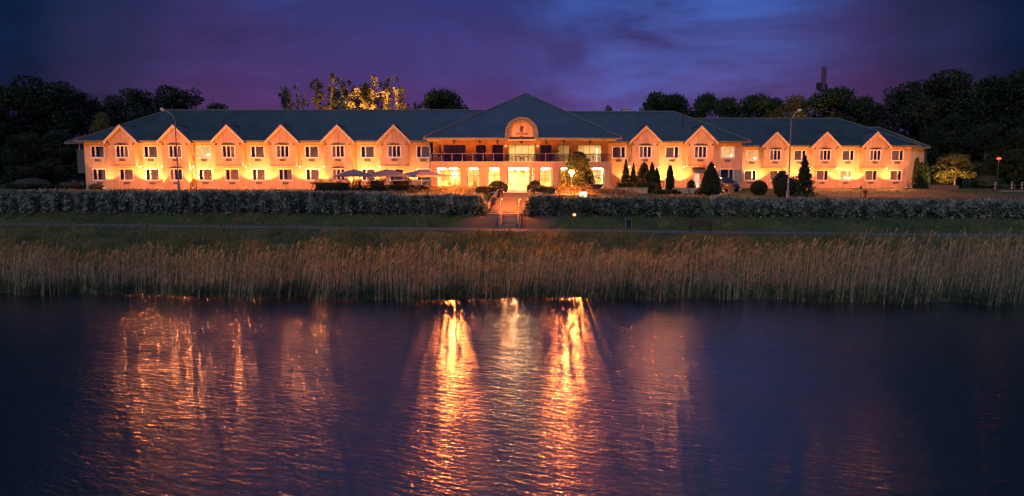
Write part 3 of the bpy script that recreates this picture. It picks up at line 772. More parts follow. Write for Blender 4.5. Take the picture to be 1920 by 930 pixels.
ur.add([(a, YW+1.6, ZBT), (b, YW+1.6, ZBT), (b, YW+1.6, ZE-.2), (a, YW+1.6, ZE-.2)], [(0, 1, 2, 3)], 1)
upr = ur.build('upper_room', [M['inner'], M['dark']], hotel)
for px, yy, s_ in ((975, 85.5, .4), (990, 85.5, .4), (1114, 85.3, .5)):
    q = MB(); x = P(px, yy); q.box(x-s_, x+s_, yy-s_, yy+s_, ZE-.36, ZE-.27); q.build('ceiling_panel', PANEL, upr)
q = MB(); q.box(P(1117, 88), P(1121, 88), 87.9, 88, ZBT+.2, ZE-.8); q.build('wall_lamp', emis('tall_lamp_glow', (1, .75, .4), 3), upr)
# pyramid roof
ra, rb = -10.15, 12.55; rc = (ra+rb)/2+.1; ry0 = 79.2; ryc = 90.6; rz = 16.95
m = MB(); m.add([(ra, ry0, ZE+.03), (rb, ry0, ZE+.03), (rb, 2*ryc-ry0, ZE+.03), (ra, 2*ryc-ry0, ZE+.03), (rc+.55, ryc, rz)], [(0, 1, 4), (1, 2, 4), (2, 3, 4), (3, 0, 4)])
m.box(ra, rb, ry0, ry0+.05, ZE-.1, ZE+.026)
pr = m.build('pavilion_roof', M['roof'], hotel)
m = MB(); m.box(ra+.1, rb-.1, ry0+.12, YW+.3, ZE-.14, ZE-.105); m.build('soffit', M['trim'], pr)
m = MB()
m.box(ra-.05, rc-.45-1.95, ry0-.14, ry0-.005, ZE-.20, ZE-.02); m.box(rc-.45+1.95, rb+.05, ry0-.14, ry0-.005, ZE-.20, ZE-.02); m.build('gutter', M['gutter'], pr)
m = MB(); m.cyl((rc+.55, ryc, rz), (ra, ry0, ZE+.05), .08, n=6); m.cyl((rc+.55, ryc, rz), (rb, ry0, ZE+.05), .08, n=6); m.build('ridge_cap', M['gutter'], pr)
# arched dormer with emblem
ac = wx(978, 79, 240); yA = ry0-.25; r_o, r_i = 1.90, 1.42; zc_ = ZE+.42
def arch(r, zb, n=20): return [(ac+r, zb)] + [(ac+r*math.cos(PI*i/n), zc_+r*math.sin(PI*i/n)) for i in range(n+1)] + [(ac-r, zb)]
m = MB(); ao = arch(r_o, ZE-.22); ai = arch(r_i, ZE-.22)
n_ = len(ao)
for (y0, y1, oo, ii) in ((yA, yA+3.6, ao, ai), (yA-.18, yA-.002, arch(r_o-.02, ZE-.30), arch(r_o-.22, ZE-.30))):
    vs = [(x, y0, z) for x, z in oo]+[(x, y0, z) for x, z in ii]+[(x, y1, z) for x, z in oo]+[(x, y1, z) for x, z in ii]
    fs = []
    for i in range(n_-1):
        fs += [(i, i+1, n_+i+1, n_+i), (2*n_+i, 3*n_+i, 3*n_+i+1, 2*n_+i+1), (i, 2*n_+i, 2*n_+i+1, i+1), (n_+i, n_+i+1, 3*n_+i+1, 3*n_+i)]
    m.add(vs, fs)
am_ = m.build('arched_dormer', M['gutter'], hotel)
m = MB(); m.prism(arch(r_i+.01, ZE-.21), yA+.32, yA+.42); m.build('arch_face', M['plaster'], am_)
m = MB(); m.box(ac-r_i-.25, ac+r_i+.25, yA+.0, yA+.6, ZE-.34, ZE-.225); m.build('arch_sill', M['trim'], am_)
# emblem: a small crest over two lines of lettering too blurred to read
SG = mat('sign_lettering', (.07, .03, .03), .6, .05)
m = MB(); yS = yA+.30; ex, ez = ac+.02, ZE+.98
m.prism([(ex-.15, ez-.36), (ex-.04, ez-.36), (ex-.03, ez-.05), (ex+.05, ez-.36), (ex+.12, ez-.36), (ex+.09, ez-.02), (ex+.20, ez+.10), (ex+.20, ez+.30), (ex+.06, ez+.30), (ex, ez+.24), (ex-.06, ez+.30), (ex-.17, ez+.30), (ex-.17, ez+.05)], yS-.02, yS+.015)
for k, wd_ in enumerate((.10, .07, .09, 0, .08, .10, .06, .09, .08, .10)):
    if wd_: m.box(ex-.60+k*.13, ex-.60+k*.13+wd_, yS-.02, yS+.014, ez-.62, ez-.50)
for k in range(4): m.box(ex-.17+k*.11, ex-.10+k*.11, yS-.02, yS+.013, ez-.86, ez-.80)
m.build('emblem', SG, am_)
# railing
rl = MB(); z_r = ZBT+1.02
rl.box(px0+.05, px1-.05, YP+.06, YP+.11, z_r-.04, z_r)
k = px0+.07; i_ = 0
while k < px1: rl.box(k, k+.05, YP+.055, YP+.115, ZBT+.06, z_r-.04); k += 1.22
for xx in (px0+.02, px1-.08): rl.box(xx, xx+.06, YP+.2, YW, z_r-.04, z_r); 
rail = rl.build('railing', M['steel'], hotel)
RG = mat('smoked_glass', (.05, .045, .045), .1, .02)
def smoked():
    m, n, l, b = newmat('smoked_railing_glass')
    gl = n.new('ShaderNodeBsdfGlossy'); gl.inputs['Roughness'].default_value = .08
    tr = n.new('ShaderNodeBsdfTransparent'); tr.inputs[0].default_value = (.52, .47, .47, 1)
    mx = n.new('ShaderNodeMixShader'); mx.inputs[0].default_value = .10
    l.new(tr.outputs[0], mx.inputs[1]); l.new(gl.outputs[0], mx.inputs[2]); l.new(mx.outputs[0], n['Material Output'].inputs[0]); n.remove(b); return m
q = MB(); q.add([(px0+.1, YP+.085, ZBT+.12), (px1-.1, YP+.085, ZBT+.12), (px1-.1, YP+.085, z_r-.06), (px0+.1, YP+.085, z_r-.06)], [(0, 1, 2, 3)]); q.build('railing_glass', smoked(), rail)
spot_later = []
# lamps under the pavilion eaves
for px in (852, 900, 933, 978, 1023.5, 1056.5, 1106):
    x = P(px, YP-.3); q = MB(); q.lathe([(.05, .10), (.17, .06), (.16, -.08), (.09, -.16), (.05, -.36), (.03, -.37)], (x, YP-.4, ZE-.35), 8); q.cyl((x, YP-.4, ZE-.27), (x, YP-.4, ZE-.15), .03, n=6); q.build('eaves_spotlight', M['dark'], hotel)
for px in (852, 900, 933, 978, 1023.5, 1056.5, 1106):
    x = P(px, YP-.4); spot_later.append((x, YP-.75, ZE-.72))
GLOBE = emis('globe_lamp_glow', (1, .45, .16), 1.0)
for px in (948.5, 1008):
    x = P(px, YW-.2); q = MB(); q.lathe([(.03, -.17), (.13, -.12), (.17, 0), (.13, .12), (.03, .17)], (x, YW-.25, ZE-.75), 10); q.build('globe_lamp', GLOBE, hotel)

# ------------------------------------------------------------------ lights
def spot(name, loc, target, W, half, col=SODIUM, r=.12, blend=.35):
    d = bpy.data.lights.new(name, 'SPOT'); d.energy = W; d.spot_size = 2*half; d.spot_blend = blend; d.color = col; d.shadow_soft_size = r
    o = bpy.data.objects.new(name, d); C.objects.link(o); o.location = loc
    o.rotation_euler = (Vector(target)-Vector(loc)).to_track_quat('-Z', 'Y').to_euler(); return o
def point(name, loc, W, col=SODIUM, r=.15):
    d = bpy.data.lights.new(name, 'POINT'); d.energy = W; d.color = col; d.shadow_soft_size = r
    o = bpy.data.objects.new(name, d); C.objects.link(o); o.location = loc; return o
for x, y, z in spot_later: spot('eaves_beam', (x, y, z), (x*.55+.4, 69, 3.9), 6000, R(17), SODIUM, .08, .5)
LENS = emis('flood_lens_glow', (1, .62, .28), 8.0)
fl_proto = None
def ground_flood(x, y, label, W, target, half, z=None, light=True, col=SODIUM):
    global fl_proto
    z = float(ground_z(x, y)) if z is None else z
    if fl_proto is None:
        t = thing('ground_floodlight', label, 'floodlight', (x, y, z), 0, 'ground floodlights along the hotel walls')
        q = MB(); q.box(-.13, .13, -.09, .09, .06, .22); q.build('housing', M['dark'], t)
        q = MB(); q.cyl((0, 0, 0), (0, 0, .06), .03, n=6); q.build('spike', M['dark'], t)
        q = MB(); q.box(-.10, .10, -.06, .06, .222, .232); q.build('lens', LENS, t)
        fl_proto = t; t0 = t
    else: t0 = copy_tree(fl_proto, None, (x, y, z), 0, label)
    if light: 
        l_ = spot('floodlight_beam', (x, y, z+.28), target, W*K_WALL, half, col, .06); l_.parent = t0; l_.location = (0, 0, .28)
ordn = ['first', 'second', 'third', 'fourth', 'fifth', 'sixth']
def wing_lights(XB, Yw, full, wing):
    for i, xc in enumerate(XB):
        for s in (-1, 1):
            x = xc+s*(BW2+.62)
            y = Yw-1.5
            kk = (1.25, .55, .9, 1.5, 1.3, .7, 1.1, 1.35, .8, 1.2, 1.0, .65)[(2*i+(s > 0)+len(XB)) % 12]
            ground_flood(x, y, f"small floodlight on the grass just {'left' if s < 0 else 'right'} of the {ordn[i]} gable, {wing}", 1000*kk, (x, y+.80, GZ+3.8), R(47), col=(1, .38, .095))
        ground_flood(xc+1.2, Yw-6.8, f"small floodlight on the lawn in front of the {ordn[i]} gable, {wing}", 2500*(.85+.3*((i*37) % 5)/4), (xc, Yw-1, GZ+4.6), R(58))
def added_corner_floods(XB, Yw, power, sides):
    # added floodlights under the bay corners, thrown towards the lake for its reflections
    for i, xc in enumerate(XB):
        for s in (-1, 1):
            pw = sides[(2*i+(s > 0)) % len(sides)]
            if not pw: continue
            x, y, z = xc+s*(BW2+.30), Yw-.42, FB-.12
            q = MB(); q.box(x-.12, x+.12, y-.08, y+.08, z-.09, z+.09); q.cyl((x, y+.08, z), (x, Yw-.002, z+.1), .03, n=6)
            o = q.build('added_corner_flood', M['dark'], hotel)
            q = MB(); q.box(x-.10, x+.10, y-.095, y-.082, z-.07, z+.07); q.build('lens', LENS, o)
            spot('added_corner_beam', (x, y-.25, z), (x*.55, 28, .5), power*pw, R(46), (1, .24, .06), .14, 1.0)
            point('added_corner_glow', (x, y-.12, z-.05), 45*pw, (1, .5, .2), .06)
added_corner_floods(XBL, YL, 3600, (0, 1.5, 1.3, 1.7, 0, 1.5, 0, 1.3, 1.0, 0, .9, 0))
added_corner_floods(XBR, YR, 5200, (.6, 1.2, 1.2, .6))
added_corner_floods(XBF, YF, 8000, (0, 0, 1.0, 1.1, 0, 1.6))
wing_lights(XBL, YL, full_L, 'left wing')
wing_lights(XBR, YR, [0, 0], 'near right wing')
wing_lights(XBF, YF, [0, 0, 0], 'far right wing')
for x, lb in ((-8.2, 'small floodlight in the bed left of the steps, nearest the parasols'), (-4.0, 'small floodlight in the bed left of the steps, nearest the steps'), (4.6, 'small floodlight in the bed right of the steps, nearest the steps'), (9.6, 'small floodlight in the bed right of the steps, under the big conifer')):
    ground_flood(x, 74.2, lb, 950, (x*1.1, 83, 9.2), R(62))

# ------------------------------------------------------------------ street furniture
LAMPG = emis('sodium_lamp_glow', (1, .22, .03), 1500.0)
def garden_lamp(x, y, zt, label, W, es):
    zg = float(ground_z(x, y)); t = thing('garden_lamp', label, 'lamp', (x, y, zg), 0, 'glowing garden lamps beside the forecourt')
    h = zt-zg
    q = MB(); q.cyl((0, 0, 0), (0, 0, h-.45), .05, .035, 8); q.lathe([(.12, 0), (.12, .12), (.06, .18)], (0, 0, 0), 10); q.build('post', M['steel'], t)
    q = MB(); q.lathe([(.05, -.45), (.27, .0), (.25, .05), (.05, .10)], (0, 0, h), 14); q.build('glowing_funnel_shade', es, t)
    q = MB(); q.lathe([(.29, .102), (.30, .13), (.10, .19), (.03, .20)], (0, 0, h), 14); q.build('cap', M['steel'], t)
    # added ring and spot: throw light at the lake to strengthen the reflections
    q = MB(); q.cyl((0, -.26, h-.2), (0, -.34, h-.215), .15, .15, 12); q.build('added_lens_ring', M['steel'], t)
    l_ = spot('added_lake_beam', (x, y-.52, zt-.2), (x*.75, 30, .8), W, R(32), (1, .19, .035), .32, 1.0); l2 = point('lamp_light', (x, y, zt+.4), 1000, (1, .17, .022), .12); l2.parent = t; l2.location = (0, 0, h+.45); l_.parent = t; l_.location = (0, -.52, h-.2)
xg, zg = wpos(1072, 322, 72.5); garden_lamp(xg, 72.5, zg, 'glowing garden lamp beside the big round conifer right of the steps', 36000, LAMPG)
xg, zg = wpos(853, 325, 73); garden_lamp(xg, 73, zg, 'glowing garden lamp before the lit corner windows left of the steps', 36000, LAMPG)
def street_lamp(x, y, ztop, armdx, armz, label, tilt, lit=None):
    zg = float(ground_z(x, y)); t = thing('street_lamp', label, 'street lamp', (x, y, zg), 0, 'tall street lamps'); h = ztop-zg
    q = MB(); q.cyl((0, 0, 0), (tilt, 0, h), .085, .045, 10); q.cyl((0, 0, 0), (0, 0, .9), .15, .14, 10); q.build('post', M['steel'], t)
    q = MB(); pts = [(tilt, 0, h), (tilt+armdx*.18, -.05, h+armz*.42), (tilt+armdx*.55, -.1, h+armz*.75), (tilt+armdx, -.15, h+armz)]
    q.tube(pts, .05, .035, 8); q.build('arm', M['steel'], t)
    s = 1 if armdx > 0 else -1; ax, az = tilt+armdx, h+armz
    q = MB(); q.lathe([(.06, .12), (.15, .08), (.21, 0), (.20, -.07), (.13, -.14), (.03, -.16)], (ax+s*.12, -.15, az), 12); q.build('lamp_head', M['white'], t)
x_, z_ = wpos(325, 226, 70); street_lamp(x_+.25, 70, z_, wx(303, 70, 205)-wx(325, 70, 226)+.1, wz(205, 70)-wz(226, 70), 'tall unlit street lamp with left-leaning arm in front of the second gable', -.1)
x_, z_ = wpos(1488, 226, 64); street_lamp(x_-.25, 64, z_, wx(1500, 64, 207)-wx(1488, 64, 226), wz(207, 64)-wz(226, 64), 'tall unlit street lamp with curved arm on the lawn by the dark bushes', .05)
# far red street lamp
x_, z_ = wpos(1873, 297, 88)
RL = emis('red_lamp_glow', (1, .03, .014), 9.0)
t = thing('street_lamp', 'red glowing street lamp on a dark pole before the right-hand wood', 'street lamp', (x_, 88, 4.45))
q = MB(); q.cyl((0, 0, 0), (0, 0, z_-4.45-.2), .08, .05, 8); q.build('post', M['dark'], t)
q = MB(); q.lathe([(.05, -.14), (.2, -.08), (.26, 0), (.17, .08), (.03, .12)], (0, 0, z_-4.45), 14); q.build('lamp_head', RL, t)
l_ = point('lamp_light', (0, 0, 0), 130, (1, .12, .04), .1); l_.parent = t; l_.location = (0, -.5, z_-4.45)
# light-box sign
x_, z_ = wpos(1093, 365.5, 63.2)
zg = float(ground_z(x_, 63.2))
t = thing('light_box_sign', 'small square white glowing light box sign standing behind the right hedge', 'sign', (x_, 63.2, zg))
hb = z_-zg
q = MB(); q.box(-.37, .37, -.08, .08, hb-.31, hb+.31); q.build('housing', M['trim'], t)
q = MB(); q.box(-.34, .34, -.095, -.082, hb-.28, hb+.28); q.build('glowing_face', emis('sign_glow', (1, .80, .42), 2.6), t)
q = MB()
for k, (a, b) in enumerate(((-.16, -.09), (-.07, -.02), (0, .06), (.08, .16))): q.box(a, b, -.103, -.098, hb+.0-k*.008, hb+.05)
q.box(-.12, .12, -.103, -.098, hb-.07, hb-.045); q.build('lettering', mat('faint_sign_lettering', (.45, .38, .25), .7, .02), t)
q = MB(); q.cyl((-.28, 0, 0), (-.28, 0, hb-.31), .03, n=6); q.cyl((.28, 0, 0), (.28, 0, hb-.31), .03, n=6); q.build('legs', M['dark'], t)
# small ground lamp glowing at the foot of the right hedge
x_ = wx(1077, 60.8, 400); zg = float(ground_z(x_, 60.8))
t = thing('marker_light', 'small round orange glowing marker light at the foot of the right hedge', 'light', (x_, 60.8, zg))
q = MB(); q.cyl((0, 0, 0), (0, 0, .22), .04, n=6); q.build('post', M['dark'], t)
q = MB(); q.lathe([(.04, .2), (.13, .26), (.15, .33), (.1, .41), (.02, .44)], (0, 0, 0), 10); q.build('globe', emis('marker_glow', (1, .36, .12), 3.0), t)

# steps
st = thing('garden_steps', 'broad stone garden steps rising in two flights from the path to the entrance', 'steps', (0, 0, 0))
zs0 = 1.452
def flight(y0, z0, n, rise, run, hw0, hw1, name):
    q = MB()
    for k in range(n):
        ya = y0+k*run; yb = y0+n*run+.02; t = k/n; hw = hw0+(hw1-hw0)*t; xc = stair_x(ya)
        za = z0+k*rise
        q.box(xc-hw, xc+hw, ya, yb if k == n-1 else ya+run+.3, za-.25 if k else za-.4, za+rise)
        q.box(xc-hw, xc+hw, ya-.03, ya-.002, za+rise-.045, za+rise+.004)     # nosing
    q.build(name, M['stone'], st); return z0+n*rise
z1 = flight(59.1, zs0, 8, .142, .385, .66, .66, 'lower_flight')
q = MB(); q.box(stair_x(62.6)-2.3, stair_x(62.6)+2.3, 62.185, 63.2, z1-.4, z1-.003); q.build('landing', M['stone'], st)
z2 = flight(63.0, z1-.003, 13, .137, .345, 2.1, 1.25, 'upper_flight')
for s in (-1, 1):
    xc = stair_x(60.6)+s*.83
    q = MB(); vs = [(xc-.14, 58.95, zs0-.3), (xc+.14, 58.95, zs0-.3), (xc+.14, 58.95, zs0+.35), (xc-.14, 58.95, zs0+.35), (xc-.14, 62.15, z1-1.0), (xc+.14, 62.15, z1-1.0), (xc+.14, 62.15, z1+.30), (xc-.14, 62.15, z1+.30)]
    q.add(vs, [(0, 1, 2, 3), (7, 6, 5, 4), (0, 4, 5, 1), (3, 2, 6, 7), (0, 3, 7, 4), (1, 5, 6, 2)]); q.build('side_wall', M['stone'], st)
    q = MB()
    pts = [(xc, 59.2, zs0+.3), (xc, 59.2, zs0+1.15), (xc, 62.3, z1+1.1), (xc, 64.4, z1+1.75), (xc, 64.4, z1+.45)]
    q.tube(pts, .035, .035, 6)
    for dz in (.35, .6, .85):
        q.cyl((xc, 59.2, zs0+1.15-dz+.1), (xc, 62.3, z1+1.1-dz+.1), .018, n=5)
    for k in range(4): y = 59.8+k*.8; zz = zs0+1.15+(z1-.05-zs0)*(y-59.2)/3.1; q.cyl((xc, y, zz-.85), (xc, y, zz), .025, n=5)
    q.build('handrail', M['wood'], st)
for s in (-1, 1):
    xc = stair_x(62.6)+s*.83; q = MB(); q.lathe([(.02, -.04), (.045, -.02), (.05, .02), (.02, .05)], (xc, 62.6, z1+1.28), 8)
    q.build('handrail_lamp', emis('handrail_lamp_glow', (1, .38, .10), 6.0), st); l_ = point('handrail_light', (xc-s*.15, 62.45, z1+1.5), 620, (1, .2, .03), .1)
# flanking cheek walls of the upper flight
for s in (-1, 1):
    q = MB()
    a = (stair_x(63.2)+s*2.55, 63.2); b = (stair_x(67.5)+s*1.55, 67.5); c_ = (stair_x(76)+s*1.9, 74.5)
    for (p, r_) in (((a, z1+.35), (b, z2+.28)), ((b, z2+.28), (c_, z2+.35))):
        (pa, za), (pb, zb) = p, r_
        w_ = .16
        q.add([(pa[0]-w_, pa[1], za-1.2), (pa[0]+w_, pa[1], za-1.2), (pa[0]+w_, pa[1], za), (pa[0]-w_, pa[1], za), (pb[0]-w_, pb[1], zb-1.2), (pb[0]+w_, pb[1], zb-1.2), (pb[0]+w_, pb[1], zb), (pb[0]-w_, pb[1], zb)],
              [(0, 1, 2, 3), (7, 6, 5, 4), (0, 4, 5, 1), (3, 2, 6, 7), (0, 3, 7, 4), (1, 5, 6, 2)])
    q.build('cheek_wall', M['plaster'], st)

# litter bin, bench
x_ = wx(1181, 56.6, 428); zg = float(ground_z(x_, 56.9))
yb_ = float(path_y(x_))+1.0
t = thing('litter_bin', 'dark litter bin between two posts beside the path right of the steps', 'litter bin', (x_, yb_, 1.45))
q = MB(); q.lathe([(.14, .22), (.20, .78), (.22, .80), (.19, .80), (.13, .25)], (0, 0, 0), 12); q.build('basket', M['dark'], t)
q = MB(); q.cyl((-.27, 0, 0), (-.27, 0, .95), .02, n=6); q.cyl((.27, 0, 0), (.27, 0, .95), .02, n=6); q.cyl((-.27, 0, .93), (.27, 0, .93), .02, n=6); q.build('stand', M['steel'], t)
x_ = wx(1334, 52, 432); yb_ = float(path_y(x_))+.3
t = thing('park_bench', 'dark slatted bench seen from behind at the edge of the waterside path', 'bench', (x_, yb_-.7, 1.46))
q = MB(); 
for k in range(4): q.box(-.85, .85, -.05+k*.12, .05+k*.12, .42, .46)
q.build('seat', M['wood'], t)
q = MB()
for k in range(3): q.box(-.85, .85, -.17-k*.02, -.13-k*.02, .52+k*.13, .62+k*.13)
q.build('backrest', M['wood'], t)
for s in (-1, 1):
    q = MB(); q.box(s*.8-.035, s*.8+.035, -.12, -.06, 0, .42); q.box(s*.8-.035, s*.8+.035, .3, .36, 0, .42); q.box(s*.8-.034, s*.8+.034, -.2, -.125, .3, .9); q.build('leg', M['dark'], t)

# parasols
def parasol(x, y, zt, label, rz, half=2.05, drop=.72):
    zg = float(ground_z(x, y)); t = thing('parasol', label, 'parasol', (x, y, zg), rz, 'open square parasols on the terrace'); h = zt-zg
    q = MB(); q.cyl((0, 0, .1), (0, 0, h), .045, n=8); q.cyl((0, 0, h), (0, 0, h+.12), .03, .01, 6); q.build('pole', M['trim'], t)
    q = MB(); q.cyl((0, 0, 0), (0, 0, .1), .4, .38, 14); q.build('base', M['concrete'], t)
    vs = [(0, 0, h)]; n = 4; ring = []
    for k in range(4):
        a = PI/4+k*PI/2; b = a+PI/2
        pa = (half*math.sqrt(2)*math.cos(a), half*math.sqrt(2)*math.sin(a)); pb = (half*math.sqrt(2)*math.cos(b), half*math.sqrt(2)*math.sin(b))
        for j in range(4):
            u = j/4; sag = .10*math.sin(PI*u); xx = pa[0]*(1-u)+pb[0]*u; yy = pa[1]*(1-u)+pb[1]*u
            ring.append((xx*(1-sag*.2), yy*(1-sag*.2), h-drop+sag*.5))
    mid = [(x0*.5, y0*.5, h-drop*.42) for x0, y0, z0 in ring]
    low = [(x0*1.002, y0*1.002, z0-.16) for x0, y0, z0 in ring]
    q = MB(); nr = 16
    q.add(vs+mid+ring+low, [(0, 1+i, 1+(i+1) % nr) for i in range(nr)]+[(1+i, 17+i, 17+(i+1) % nr, 1+(i+1) % nr) for i in range(nr)]+[(17+i, 33+i, 33+(i+1) % nr, 17+(i+1) % nr) for i in range(nr)])
    q.build('canopy', M['canvas'], t)
    q = MB()
    for k in range(8):
        a = k*PI/4; rr_ = half*(math.sqrt(2) if k % 2 else 1)*.97; q.cyl((0, 0, h-.06), (rr_*math.cos(a), rr_*math.sin(a), h-drop-.0), .015, n=4)
    q.build('ribs', M['wood'], t)
for px, py, Y_, rz, lb in ((663, 317, 76, R(20), 'open square parasol standing farthest left, before the fifth gable'), (725, 317, 75.5, R(22), 'open square parasol in the middle of the three'), (790, 318, 77.5, R(40), 'open square parasol nearest the central pavilion, glowing orange')):
    x_, z_ = wpos(px, py, Y_); parasol(x_, Y_, z_, lb, rz)
    # tables below
# terrace tables and chairs (tables by the parasols are hidden behind the hedge); balcony furniture
def chair_mesh():
    q = MB(); q.box(-.23, .23, -.23, .23, .42, .46)
    for sx in (-1, 1):
        for sy in (-1, 1): q.cyl((sx*.21, sy*.21, 0), (sx*.20, sy*.20, .42), .02, n=5)
        q.cyl((sx*.2, .21, .46), (sx*.19, .27, .9), .02, n=5); q.cyl((sx*.23, -.2, .64), (sx*.23, .22, .64), .018, n=5); q.cyl((sx*.23, -.2, .44), (sx*.23, -.2, .64), .018, n=5)
    for k in range(4): q.cyl((-.19, .22+k*.012, .52+k*.11), (.19, .22+k*.012, .52+k*.11), .022, n=5)
    return q
def table_mesh():
    q = MB(); q.cyl((0, 0, .7), (0, 0, .74), .42, n=16); q.cyl((0, 0, .04), (0, 0, .7), .035, n=6); q.cyl((0, 0, 0), (0, 0, .04), .24, .2, 10); return q
ch0 = tag(chair_mesh().build('balcony_chair', M['dark'], org=(0, 0, 0)), None, 'chair', 'dark chairs on the balcony')
tb0 = tag(table_mesh().build('balcony_table', M['dark'], org=(0, 0, 0)), None, 'table', 'small round tables on the balcony')
spots = [(884, 'left of the second balcony window'), (903, 'before the second balcony window'), (937, 'before the third balcony window'), (968, 'before the left half of the lit balcony doors'), (990, 'before the right half of the lit balcony doors'), (1056, 'before the sixth balcony window'), (1098, 'before the left panes of the big lit balcony window'), (848, 'before the first, widest dark balcony window')]
for i, (px, wh) in enumerate(spots):
    x = P(px, 82); y = 82.1+.25*math.sin(i*2.3)
    tb = tb0 if i == 0 else copy_tree(tb0); tb.location = (x, y, ZBT+.005); tb['label'] = 'small round table on the balcony '+wh
    for s in (-1, 1):
        c1 = ch0 if (i == 0 and s == -1) else copy_tree(ch0)
        c1.location = (x+s*.72, y+.1*math.sin(i+s), ZBT+.005); c1.rotation_euler = (0, 0, -s*PI/2+.3*math.sin(i*3+s)); c1['label'] = f"dark chair {'left' if s < 0 else 'right'} of the table "+wh
def simple(name, mb, mats, label, cat, loc, group=None, **k):
    o = mb.build(name, mats, org=(0, 0, 0), **k); o.location = loc; return tag(o, label, cat, group)
# folded parasol + loudspeaker boxes + planters on the balcony
q = MB(); q.cyl((0, 0, 0), (0, 0, 2.2), .03, n=6); q.lathe([(.38, .75), (.40, .95), (.16, 1.25), (.11, 1.5), (.07, 2.1), (.02, 2.15)], (0, 0, 0), 10); q.cyl((0, 0, 0), (0, 0, .08), .25, n=10)
simple('folded_parasol', q, M['dark'], 'dark folded parasol at the left end of the balcony', 'parasol', (P(825, 82), 82.2, ZBT))
q = MB(); q.box(-.55, .55, -.3, .3, 0, .95); q.box(-.6, .6, -.34, .34, .95, 1.0)
simple('bar_cabinet', q, M['dark'], 'dark cabinet on the balcony before the fifth window', 'cabinet', (P(1022, 82), 82.3, ZBT))
q = MB(); q.box(-.4, .4, -.3, .3, 0, 1.0); q.box(-.42, .42, -.32, .32, 1.0, 1.05)
simple('bar_cabinet', q, M['siding'], 'grey cabinet on the balcony just right of the lit doors', 'cabinet', (P(1008, 82), 82.3, ZBT))
q = MB(); q.box(-.25, .25, -.25, .25, 0, 1.3); q.box(-.5, .5, -.3, .3, 1.3, 1.45)
simple('folded_awning_stand', q, M['siding'], 'grey upright stand with flat top left of the sixth balcony window', 'stand', (P(1041, 82), 82.4, ZBT))

# ------------------------------------------------------------------ car
def car(x, y, z, rz):
    t = thing('parked_car', 'dark blue off-road car parked facing the lake by the hotel corner', 'car', (x, y, z), rz)
    # local: front at -y
    def loft(secs):
        vs = []; fs = []
        for yy, prof in secs: vs += [(a, yy, b) for a, b in prof]
        n = len(secs[0][1])
        for j in range(len(secs)-1):
            for i in range(n): fs.append((j*n+i, j*n+(i+1) % n, (j+1)*n+(i+1) % n, (j+1)*n+i))
        fs.append(tuple(range(n))); fs.append(tuple((len(secs)-1)*n+i for i in range(n-1, -1, -1))); return vs, fs
    def body(w_, zb, zt): return [(-w_, zb), (-w_*1.0, zt-.18), (-w_*.95, zt-.03), (-w_*.8, zt), (w_*.8, zt), (w_*.95, zt-.03), (w_, zt-.18), (w_, zb)]
    q = MB(); q.add(*loft([(-2.2, body(.84, .42, .86)), (-2.1, body(.9, .34, .97)), (-1.2, body(.93, .32, 1.06)), (-.9, body(.93, .32, 1.10)), (1.8, body(.93, .32, 1.08)), (2.15, body(.88, .36, 1.02))]))
    b_ = q.build('body', M['carpaint'], t)
    def cab(w0, w1, z0, z1): return [(-w0, z0), (-w1, z1-.06), (-w1+.08, z1), (w1-.08, z1), (w1, z1-.06), (w0, z0)]
    q = MB(); q.add(*loft([(-.95, cab(.84, .80, 1.06, 1.14)), (-.3, cab(.84, .68, 1.06, 1.66)), (.4, cab(.84, .69, 1.06, 1.73)), (1.6, cab(.84, .68, 1.06, 1.70)), (2.05, cab(.82, .72, 1.04, 1.15))]))
    q.build('cabin', M['carpaint'], t)
    q = MB(); q.add([(-.76, -.93, 1.13), (.76, -.93, 1.13), (.62, -.335, 1.64), (-.62, -.335, 1.64)], [(0, 1, 2, 3)]); q.build('windscreen', M['carglass'], t)
    q = MB(); q.box(-.5, .5, -2.235, -2.19, .62, .82); 
    for k in range(4): q.box(-.5, .5, -2.25, -2.236, .64+k*.05, .655+k*.05, 1)
    q.build('radiator_grille', [M['dark'], M['chrome']], t)
    q = MB(); q.box(-.88, .88, -2.3, -2.12, .36, .56); q.build('bumper', M['carpaint'], t)
    q = MB(); q.box(-.24, .24, -2.315, -2.302, .42, .52); q.build('licence_plate', M['white'], t)
    for s in (-1, 1):
        q = MB(); q.box(s*.7-.13, s*.7+.13, -2.22, -2.1, .68, .86); q.build('headlight', M['chrome'], t)
        q = MB(); q.box(s*1.03-.1, s*1.03+.1, -.75, -.62, 1.1, 1.26); q.build('wing_mirror', M['dark'], t)
        for yy in (-1.4, 1.35):
            q = MB(); q.cyl((s*.72, yy, .34), (s*.95, yy, .34), .34, n=16); w_ = q.build('wheel', M['rubber'], t)
            q = MB(); q.cyl((s*.951, yy, .34), (s*.96, yy, .34), .2, n=12); q.build('rim', M['chrome'], w_)
x_, z_ = wpos(1369, 361, 82); car(x_, 84.0, float(ground_z(x_, 83)), R(6))
def pot(x, y, r0, r1, h, m, label, name='planter_pot', plant=None, pm=None, z=None):
    z = float(ground_z(x, y)) if z is None else z
    t = thing(name, label, 'planter', (x, y, z))
    q = MB(); q.lathe([(r0*.8, 0), (r0, .02), (r1, h-.06), (r1*1.06, h-.05), (r1*1.06, h), (r1*.92, h), (r1*.88, h-.08)], (0, 0, 0), 14); q.build('pot', m, t)
    if plant:
        rng = np.random.default_rng(int(abs(x*77+y))); n = 260
        Pq = rand_dirs(rng, n)*rng.uniform(.3, 1, (n, 1))**.5*np.array([plant, plant, plant*1.1])+np.array([0, 0, h+plant*.7])
        V, F = leaf_quads(Pq, rng, .14, .06); npmesh('foliage', V, F, pm or M['shrub'], parent=t)
    return t
